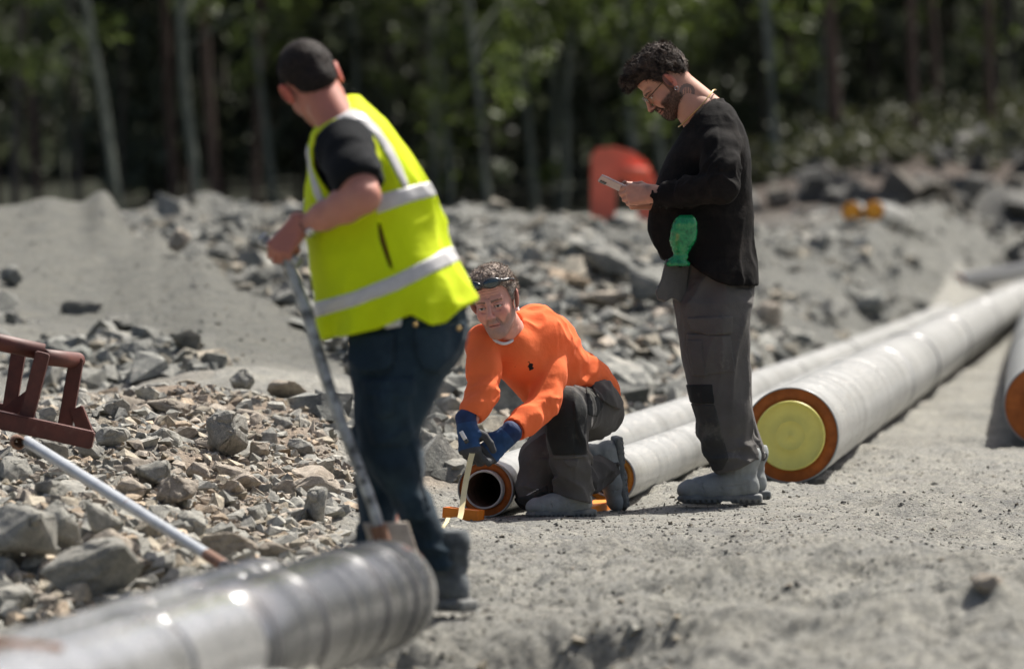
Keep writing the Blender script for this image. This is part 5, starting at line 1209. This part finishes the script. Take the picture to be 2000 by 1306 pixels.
b.chain([(RS, .04), (RE, .035), (RW, .026)]); b.chain([(LS, .045), (LE, .035), (LW, .026)]); b.cone(RS, LS, .05, .05, .03)
b.chain([(J(1160, 790, .12), .06), (J(1112, 805, -.18), .035), (J(1116, 950, -.18), .03)]); b.chain([(J(1120, 800, .05), .06), (J(1056, 935, -.08), .03), (J(1180, 915, .28), .03)])
bv, bq = b.mesh(); VV, QQ = join_vf((Vh, Qh), (bv, bq))
fk.part('body', (VV, QQ), M['skin'], col=np.concatenate([c, np.ones((len(bv), 3)) * np.array(SK_K)]))
line = ([-.15, -.10, -.06, -.035, -.012, .012, .03, .05, .075, .09, .2], [-.05, -.04, -.015, .028, .03, -.012, .045, .062, .070, .074, .06])
hv, hq, hc = hair_cap([((0, -.018, .042), (.081, .100, .083)), ((0, .040, .085), (.058, .050, .036)), ((0, -.02, .085), (.066, .07, .048))], line, .0035, .011, 6, tuft=6500, tl=.013, tw=.0008, col=(.15, .115, .092), tip=(.46, .38, .32), side=(.40, .37, .34))
fk.part('hair', place((hv, hq), kh, Rk, 1.03), M['hair'], col=hc)
def kl(x, y, z): return (kh + Rk @ (Vector((x, y, z)) * 1.03))[:]
# sunglasses pushed up on the hair
gf = Fld((-.10, -.06, .04), (.10, .13, .12), .0022)
for s in (-1, 1):
    gf.chain([((s * .006, .103, .083), .005), ((s * .035, .097, .090), .0075), ((s * .062, .076, .086), .0065), ((s * .080, .046, .080), .005), ((s * .086, .0, .068), .0038), ((s * .084, -.03, .058), .003)], .006)
    gf.ell((s * .034, .104, .088), (.034, .011, .0195), Euler((0, 0, R(-s * 22))).to_matrix(), .006)
go = fk.part('sunglasses', place(gf.mesh(), kh, Rk, 1.03), M['blackplastic'])
gf = Fld((-.10, .06, .06), (.10, .13, .12), .0022)
for s in (-1, 1): gf.ell((s * .034, .107, .0885), (.029, .0105, .0155), Euler((0, 0, R(-s * 22))).to_matrix(), .0)
part('lens', place(gf.mesh(), kh, Rk, 1.03), M['lens'], go)
# gloves
def glove(vf, c0, Rr, name='glove'):
    V, Q = vf; gr = ((V[:, 2] < -.004) | (V[:, 1] > .082)) & (V[:, 1] > .005) | (V[:, 0] > .052); cu = V[:, 1] < -.012
    cc = np.where(gr[:, None], np.array([[.045, .047, .050]]), np.array([[.013, .055, .150]])); cc = np.where(cu[:, None], np.array([[.008, .026, .090]]), cc) * (1 + .25 * vn3(V, .02, 8))[:, None]
    Vw, Qw = place((V, Q), c0, Rr, 1.02); fk.part(name, (Vw, Qw), M['glove'], col=cc)
cvL = [(38, 40, 25), (48, 50, 30), (55, 55, 35), (60, 55, 35)]
gL = hand(cvL, [(.85, .6, -.35), (.35, .9, -.5), (.0, .9, -.5)], .003, 3, wrist=.035)
cvR = [(30, 35, 25), (35, 40, 30), (46, 44, 30), (58, 50, 35)]
gR = hand(cvR, [(.75, .7, -.3), (.25, .95, -.35), (-.1, .95, -.4)], .003, 3, wrist=.035)
# his right hand (thumb towards the other hand), his left hand reaching over the tape
glove(mirror(gL), J(912, 834, -.605), Rm((.12, -.25, -.95), (-.55, -.80, .15)))
glove(gR, J(986, 855, -.53), Rm((-.72, -.22, -.66), (.30, -.90, .10)))
# trousers
tr = fld_for(fk, 990, 725, 1240, 1020, -.48, .58, .0056)
tr.ell(J(1150, 800, .10), (.112, .15, .108), None, .03)
tr.chain([(J(1160, 805, .12), .10), (J(1106, 800, -.22), .083)], .04, None); tr.chain([(J(1106, 800, -.22), .083), (J(1108, 855, -.21), .078), (J(1116, 905, -.20), .070), (J(1121, 972, -.18), .072)], .03)
tr.cone(J(1150, 790, .04), J(1175, 800, .17), .11, .085, .03)
tr.chain([(J(1110, 810, .05), .095), (J(1060, 900, -.06), .085), (J(1050, 955, -.10), .080)], .04)
tr.chain([(J(1052, 952, -.08), .076), (J(1110, 940, .12), .07), (J(1172, 920, .29), .066)], .03)
tr.disp(lambda p: folds(p, .014, .05, (.2, 0, 1), 4.5, 31) * (p[:, 0] < J(1070, 0).x) + folds(p, .018, .045, (1, 0, -.4), 3, 32) * (p[:, 2] < J(0, 890).z) + folds(p, .017, .05, (-.4, 0, 1), 3.5, 33) * (p[:, 0] > J(1120, 0).x) + .006 * vn3(p, .08, 34), .03)
tr.cut(lambda x, y, z: np.where(y < fk.Y0 + .02, np.interp(x, [J(1060, 0).x, J(1075, 0).x, J(1160, 0).x], [J(0, 1010).z, J(0, 962, -.18).z, J(0, 985, -.18).z]), -9) - z + 0 * y, .006)
gz = fk.J(0, 1003).z
tr.cut(lambda x, y, z: gz - .012 - z + 0 * x + 0 * y, .01)
fk.part('trousers', tr.mesh(), M['grey'])
yb = fk.Y0 - .12
fk.part('knee_pad', patch(tr, poly_d(fk, [(1070, 772), (1085, 758), (1115, 757), (1135, 772), (1148, 800), (1146, 840), (1147, 888), (1080, 890), (1062, 840), (1062, 795)], -.3), .008, yb, k=.01), M['darkpatch'])
fk.part('knee_pad_seam', patch(tr, poly_d(fk, [(1066, 829), (1148, 829), (1148, 832), (1066, 832)], -.3), .0105, yb), M['darkpatch2'])
fk.part('shin_seam', patch(tr, poly_d(fk, [(1074, 890), (1150, 888), (1150, 896), (1074, 898)], -.3), .004, yb), M['grey'])
fk.part('thigh_panel', patch(tr, poly_d(fk, [(1142, 752), (1170, 742), (1180, 790), (1165, 812), (1146, 805)], .0), .004, fk.Y0 + .12), M['darkpatch2'])
fk.part('hip_pocket_flap', patch(tr, poly_d(fk, [(1150, 744), (1192, 742), (1212, 778), (1212, 800), (1190, 790), (1166, 772)], .05), .012, fk.Y0 + .2), M['grey'])
fk.part('reflective_piping', patch(tr, poly_d(fk, [(1024, 968), (1053, 951), (1055, 953), (1026, 971)], -.15), .004, fk.Y0 - .02), M['band'])
fk.part('knee_pad', patch(tr, poly_d(fk, [(1000, 975), (1040, 962), (1070, 945), (1078, 1010), (1000, 1010)], -.15), .006, fk.Y0 + .0, k=.01), M['darkpatch2'])
bt2, so2 = boot(.13, sh_r=.055)
c0 = J(1122, 1003, -.17); Rb = Rm((-.92, -.38, 0), (0, 0, 1)); c0.z -= .012; bo2 = fk.part('boot', place(bt2, c0, Rb, .88), M['bootm']); part('sole', place(so2, c0, Rb, .88), M['sole'], bo2)
c0 = J(1216, 893, .33); Rb = Rm((.10, .10, -1), (-.95, -.28, -.1)); bo2 = fk.part('boot', place(bt2, c0, Rb, .93), M['bootm']); part('sole', place(so2, c0, Rb, .93), M['sole'], bo2)
# tape measure
tp = thing('tape_measure', J(926, 862, -.64), 'yellow tape measure pulled out from the kneeling man\'s gloves down to the gravel', 'tape measure')
M['tapem'] = basic('cream_yellow_tape', (.72, .60, .33), .45, var=.08, scale=20, bmp=0); M['brass'] = basic('yellow_black_tape_case', (.45, .25, .04), .4, var=.5, scale=70, bmp=0)
cl = catmull([J(927, 868, -.64), J(919, 897, -.66), J(909, 945, -.69), J(903, 985, -.76), J(898, 1012, -.85), J(886, 1030, -1.0), J(872, 1044, -1.2), J(858, 1054, -1.45)], .02)
V = []; 
for i, p in enumerate(cl):
    q = i / (len(cl) - 1); wd = .0115 if q < .6 else .010; sdv = Vector((math.cos(1.1 * q), -.25 - .6 * q, .15)).normalized(); g_ = ground(p.x, p.y) + .004
    for s in (-1, 1): a = p + sdv * wd * s; a.z = max(a.z, g_); V.append(a[:])
V2 = [(v[0], v[1] + .0012, v[2] + .0008) for v in V]; nn_ = len(V)
Fc = [(2 * i, 2 * i + 1, 2 * i + 3, 2 * i + 2) for i in range(len(cl) - 1)] + [(nn_ + 2 * i + 2, nn_ + 2 * i + 3, nn_ + 2 * i + 1, nn_ + 2 * i) for i in range(len(cl) - 1)]
part('blade', (V + V2, Fc), M['tapem'], tp)
g_ = Fld((-.04, -.03, -.04), (.04, .03, .04), .003); g_.box((0, 0, 0), (.028, .016, .026), None, .01); part('case', place(g_.mesh(), J(920, 860, -.585), Rm((.1, 1, 0), (.2, 0, 1))), M['brass'], tp)
mk = thing('marker_pen', J(905, 850, -.66), "short white marker pen between the fingers of the kneeling man's raised glove", 'pen')
part('barrel', tube_vf(J(900, 842, -.665), J(909, 858, -.665), .008, 16), M['white'], mk); part('cap', tube_vf(J(909, 858, -.665), J(913, 865, -.665), .0085, 16), M['blackplastic'], mk)

# ================= the man in the yellow vest =================
fl = Fig(16.3, 800, 1190, 'cropped dark haired man in fluorescent yellow vest, turned away and leaning on a shovel'); J = fl.J
vr = [(183, 678, 702, 0, .05), (200, 660, 718, 0, .10), (215, 642, 734, 0, .14), (235, 620, 754, 0, .18), (260, 604, 772, 0, .205), (300, 597, 799, 0, .215), (350, 596, 832, 0, .215), (385, 594, 855, 0, .21), (440, 596, 868, 0, .21), (490, 600, 880, 0, .215), (520, 603, 895, 0, .22), (560, 610, 918, 0, .23), (590, 616, 933, 0, .235), (630, 624, 926, 0, .235), (664, 634, 905, 0, .235)]
f = fld_for(fl, 570, 160, 960, 690, -.42, .32, .006); f.stack(fl.rg(vr), .02, 2.25)
core = f.copy(); core.d = core.d + .030
f.disp(lambda p: folds(p, .026, .10, (-.35, 0, 1), 4, 41) * sst(J(740, 0).x, J(850, 0).x, p[:, 0]) + folds(p, .012, .10, (.8, 0, .35), 4, 42) + .008 * vn3(p, .14, 43)
       + .012 * np.sin(p[:, 0] * 60) * (1 - sst(J(0, 640).z, J(0, 560).z, p[:, 2])), .03)
f.cut(line_cut(fl, [(600, 668), (640, 662), (740, 640), (780, 621), (805, 612), (845, 632), (872, 628), (900, 602), (932, 587), (960, 585)]), .008)
ah = poly_d(fl, [(609, 300), (618, 262), (645, 240), (682, 238), (712, 252), (731, 285), (736, 340), (735, 372), (700, 400), (672, 390), (650, 385), (628, 355), (613, 330)], -.2)
x_, y_, z_ = f.ax[0][:, None, None], f.ax[1][None, :, None], f.ax[2][None, None]
hole = np.maximum(np.broadcast_to(ah(x_, y_, z_), f.d.shape), (y_ - (fl.Y0 - .045)) + 0 * x_)
f.d = np.maximum(f.d, -hole)
f.d = np.maximum(f.d, -np.maximum(np.broadcast_to(poly_d(fl, [(737, 430), (744, 438), (766, 515), (767, 527), (758, 518), (741, 470)], -.2)(x_, y_, z_), f.d.shape), (y_ - fl.Y0) + 0 * x_))
f.d = np.maximum(f.d, -(core.d + .014))          # the vest is a shell over the shirt
fl.part('vest', f.mesh(), M['vest'])
vest = f
def bandp(poly, name='reflective_band', off=.0040, **k): fl.part(name, patch(vest, poly_d(fl, poly, -.15), off, **k), M['band'])
bandp([(560, 610), (613, 591), (690, 569), (770, 537), (840, 502), (869, 484), (905, 478), (925, 500), (889, 514), (850, 531), (775, 568), (690, 599), (617, 621), (560, 640)])
bandp([(732, 382), (790, 366), (853, 349), (880, 345), (890, 374), (857, 381), (800, 396), (738, 418)])
bandp([(688, 212), (712, 222), (740, 250), (765, 285), (785, 325), (800, 364), (788, 367), (772, 336), (752, 296), (728, 262), (700, 238), (672, 230), (640, 240), (652, 222)], y_max=fl.Y0 - .02)
fl.part('armhole_binding', patch(vest, lambda x, y, z: np.abs(ah(x, y, z) - .006) - .0065, .004, fl.Y0 - .05), M['vest_trim'])
bandp([(596, 270), (606, 300), (618, 350), (636, 392), (648, 420), (634, 420), (612, 380), (600, 330), (592, 290)])
fl.part('small_tag', patch(vest, poly_d(fl, [(769, 546), (776, 544), (783, 560), (776, 562)], -.15), .004, fl.Y0 - .1), M['oldrust'])
tee = core
SH, EL, WR = J(674, 290, -.18), J(710, 384, -.30), J(593, 441, -.16)
tee.chain([(SH, .076), (J(692, 338, -.25), .068), (J(703, 356, -.275), .066)], .04); tee.cone(J(680, 275, -.10), SH, .07, .074, .04)
SHf, ELf = J(660, 290, .19), J(690, 390, .24); tee.chain([(SHf, .075), (J(650, 350, .21), .065)], .04)
tee.disp(lambda p: folds(p, .010, .05, (.7, 0, .5), 3, 45) * (p[:, 1] < fl.Y0 - .1), .03)
tee.cut(line_cut(fl, [(560, 600), (960, 575)]), .01)
# sleeve mouth
sm = [J(640, 374, -.30), J(672, 352, -.30), J(740, 352, -.30)]
d_ = (Vector(EL) - Vector(SH)).normalized(); cc_ = J(702, 362, -.28)
tee.cut(lambda x, y, z: np.where((y < fl.Y0 - .235) | ((y < fl.Y0 - .12) & (z < J(0, 330).z)), (x - cc_.x) * d_.x + (y - cc_.y) * d_.y + (z - cc_.z) * d_.z, -1), .0)
tee.ell(J(655, 192, 0), (.085, .09, .06), None, .01, 'sub')
fl.part('tshirt', tee.mesh(), M['tee'])
lh = J(609, 163, -.02)
Rl = Matrix.Rotation(R(-24), 3, 'Y') @ Matrix.Rotation(R(16), 3, 'Z') @ Matrix.Rotation(R(-16), 3, 'X')
V, Q, c = head(SK_L, dict(beard=.3))
c *= np.array((1, .86, .82)) ** (sst(-.02, -.06, V[:, 2])[:, None] * 0 + 1)
Vh, Qh = place((V, Q), lh, Rl, 1.0)
b = fld_for(fl, 555, 140, 960, 1180, -.40, .32, .0075)
b.cone(lh + Rl @ Vector((0, -.03, -.08)), J(672, 250, 0), .060, .060, .03); b.cone(J(672, 250, 0), J(700, 340, 0), .06, .13, .05); b.chain([(J(700, 330), .13), (J(760, 560), .13)], .05)
b.chain([(SH, .06), (Vector(SH).lerp(EL, .6), .052), (EL, .045)], .03); b.chain([(EL, .045), (Vector(EL).lerp(WR, .3), .047), (Vector(EL).lerp(WR, .65), .038), (WR, .0275)], .025)
b.chain([(SHf, .05), (ELf, .045), (J(672, 462, .17), .03)], .03)
b.chain([(J(780, 640, -.08), .08), (J(765, 880, -.12), .045), (J(860, 1110, -.05), .04)]); b.chain([(J(770, 640, .1), .1), (J(745, 880, .12), .06), (J(745, 1110, .12), .04)])
bv, bq = b.mesh(); bc = np.ones((len(bv), 3)) * np.array(SK_L) * 1.1 * (1 + .06 * vn3(bv, .03, 3))[:, None]
fist = [(62, 78, 50), (68, 80, 50), (70, 82, 50), (74, 80, 50)]
hh = hand(fist, [(.5, .7, -.6), (-.1, .8, -.7), (-.5, .6, -.6)], wrist=.008)
hc0 = J(584, 440, -.165); hR = Rm((-.62, -.20, -.76), (-.30, -.88, .34)); ha = place(hh, hc0, hR, 1.0); hac = np.ones((len(ha[0]), 3)) * np.array(SK_L) * np.array((.95, .82, .8))
hb = place(mirror(hh), J(672, 470, .17), Rm((-.5, .1, -.8), (-.3, .9, .2)), 1.0); hbc = np.ones((len(hb[0]), 3)) * np.array(SK_L)
VV, QQ = join_vf((Vh, Qh), (bv, bq), ha, hb); fl.part('body', (VV, QQ), M['skin'], col=np.concatenate([c, bc, hac, hbc]))
line = ([-.15, -.10, -.06, -.035, -.012, .012, .03, .06, .09, .2], [-.075, -.068, -.030, .022, .026, .0, .045, .068, .075, .06])
hv, hq, hc = hair_cap([((0, -.018, .037), (.0775, .0975, .0845)), ((0, .03, .07), (.062, .062, .042)), ((0, -.055, -.02), (.060, .058, .052))], line, .0012, .012, 8, tuft=7000, tl=.006, tw=.0006, col=(.008, .005, .004), tip=(.022, .014, .010))
fl.part('hair', place((hv, hq), lh, Rl, 1.01), M['hair'], col=hc)
# watch
wd_ = (Vector(EL) - Vector(WR)).normalized(); wc = Vector(WR) + wd_ * .012
wf = Fld(wc - Vector((.06,) * 3), wc + Vector((.06,) * 3), .0025); wf.cone(wc - wd_ * .008, wc + wd_ * .008, .032, .032, 0); wf.cone(wc - wd_ * .02, wc + wd_ * .02, .029, .029, 0, None, 'sub'); wf.cut(lambda x, y, z: np.abs((x - wc.x) * wd_.x + (y - wc.y) * wd_.y + (z - wc.z) * wd_.z) - .008)
wo_ = fl.part('wristwatch', wf.mesh(), M['blackplastic']); part('watch_case', tube_vf(wc + Vector((.012, -.026, -.020)), wc + Vector((.016, -.034, -.026)), .018), M['silverm'], wo_)
# trousers
tr = fld_for(fl, 660, 580, 940, 1130, -.34, .32, .0062)
tr.stack(fl.rg([(590, 700, 905, 0, .19), (625, 690, 912, 0, .2), (660, 682, 911, 0, .2), (690, 684, 903, 0, .19), (720, 690, 882, 0, .15), (745, 700, 868, 0, .09)]), .02)
tr.stack(fl.rg([(640, 682, 912, -.07, .12), (700, 680, 898, -.09, .12), (760, 690, 858, -.11, .11), (800, 691, 838, -.12, .105), (850, 694, 820, -.12, .1), (900, 714, 822, -.12, .095), (950, 742, 836, -.11, .09), (1000, 774, 852, -.1, .09), (1050, 800, 872, -.08, .085), (1100, 832, 889, -.06, .08), (1122, 842, 892, -.05, .075)]), .02, 2.3)
tr.stack(fl.rg([(640, 690, 890, .09, .11), (760, 690, 850, .11, .11), (850, 693, 806, .12, .105), (930, 697, 788, .13, .1), (1000, 700, 778, .13, .095), (1060, 702, 772, .13, .095), (1120, 704, 782, .13, .09)]), .02, 2.3)
tr.disp(lambda p: folds(p, .024, .06, (1, 0, .35), 3, 51) * np.exp(-((p[:, 2] - J(0, 870).z) / .13) ** 2) + folds(p, .013, .06, (.25, 0, 1), 4, 52) + folds(p, .022, .045, (1, 0, -.2), 3, 53) * (p[:, 2] < J(0, 1030).z) + .007 * vn3(p, .09, 54), .03)
fl.part('trousers', tr.mesh(), M['navy'])
yb = fl.Y0 - .04
fl.part('holster_pocket', patch(tr, poly_d(fl, [(676, 655), (770, 650), (768, 712), (752, 726), (700, 728), (678, 706)], -.2), .020, yb, k=.01), M['navy'])
fl.part('holster_pocket', patch(tr, poly_d(fl, [(810, 640), (912, 625), (908, 665), (885, 705), (858, 730), (828, 722), (812, 690)], -.2), .016, yb, k=.01), M['navy'])
fl.part('cargo_pocket', patch(tr, poly_d(fl, [(715, 752), (800, 748), (808, 858), (788, 872), (728, 868), (712, 820)], -.2), .012, yb, k=.008), M['navy'])
fl.part('pocket_flap', patch(tr, poly_d(fl, [(706, 742), (812, 738), (812, 772), (790, 780), (712, 776)], -.2), .018, yb, k=.006), M['navy'])
fl.part('phone_pocket', patch(tr, poly_d(fl, [(732, 765), (768, 765), (768, 808), (750, 818), (732, 808)], -.2), .022, yb, k=.006), M['navy'])
sf = patch(tr, poly_d(fl, [(690, 700), (776, 700), (822, 880), (848, 990), (835, 1000), (812, 900), (760, 760)], -.2), .004, yb); fl.part('leg_seam_panel', sf, M['navy'])
fl.part('waist_label', patch(tr, poly_d(fl, [(748, 628), (786, 620), (783, 636), (752, 642)], -.2), .016, yb), M['white'])
fl.part('belt', patch(tr, poly_d(fl, [(690, 610), (930, 580), (930, 604), (690, 636)], -.2), .006, fl.Y0 + .1), M['tee'])
for px_, py_ in ((811, 633), (896, 641)): fl.part('rivet', tube_vf(J(px_, py_, -.25), J(px_ + 1, py_ + 1, -.262), .006, 12), M['goldm'])
bt3, so3 = boot(.19, sh_r=.058)
for cx, cy, dy, ang in ((866, 1192, -.05, 35), (745, 1185, .13, 20)):
    c0 = J(cx, cy, dy); Rb = Rm((-math.cos(R(ang)), math.sin(R(ang)), 0), (0, 0, 1)); bo2 = fl.part('boot', place(bt3, c0, Rb, 1.05), M['bootdark']); part('sole', place(so3, c0, Rb, 1.05), M['sole'], bo2)
# shovel
sv_ = thing('shovel', J(752, 1058, -.25), 'worn steel shovel with crossbar handle held down by the man in the vest', 'shovel')
M['shaft'] = basic('scuffed_grey_shaft', (.33, .34, .33), .5, var=.5, scale=22, bmp=.35, bscale=50, metal=.35, dust=((.07, .07, .065), 16, .5, .62)); M['blade'] = basic('sandy_steel_blade', (.36, .31, .25), .65, var=.3, scale=12, bmp=.2, metal=.2, dust=((.25, .10, .06), 18, .6, .8))
bc0 = hc0 + hR @ Vector((0, .084, -.034)); bx = hR @ Vector((1, 0, 0))
top, bot = bc0 - bx * .004, J(746, 1052, -.28)
part('shaft', tube_path([top.lerp(bot, q) + Vector((.004 * math.sin(q * 9), 0, 0)) for q in np.linspace(0, 1, 24)], lambda q: .0185 - .002 * q, 14), M['shaft'], sv_)
part('crossbar', tube_vf(bc0 + bx * .078, bc0 - bx * .06, .0150, 18), M['shaft'], sv_)
part('bar_cap', tube_vf(bc0 + bx * .086, bc0 + bx * .072, .0185, 18), M['galv'], sv_)
part('socket', tube_path([J(738, 1026, -.28), J(748, 1058, -.28)], .024, 14), M['oldrust'], sv_)
bl = fld_for(fl, 700, 1025, 840, 1230, -.40, -.1, .004); bl.box(J(775, 1095, -.27), (.105 * .62, .006, .14), Euler((R(-12), R(-14), R(18))).to_matrix(), .004); bl.disp(lambda p: .002 * vn3(p, .05, 2), .02); part('blade', bl.mesh(), M['blade'], sv_)
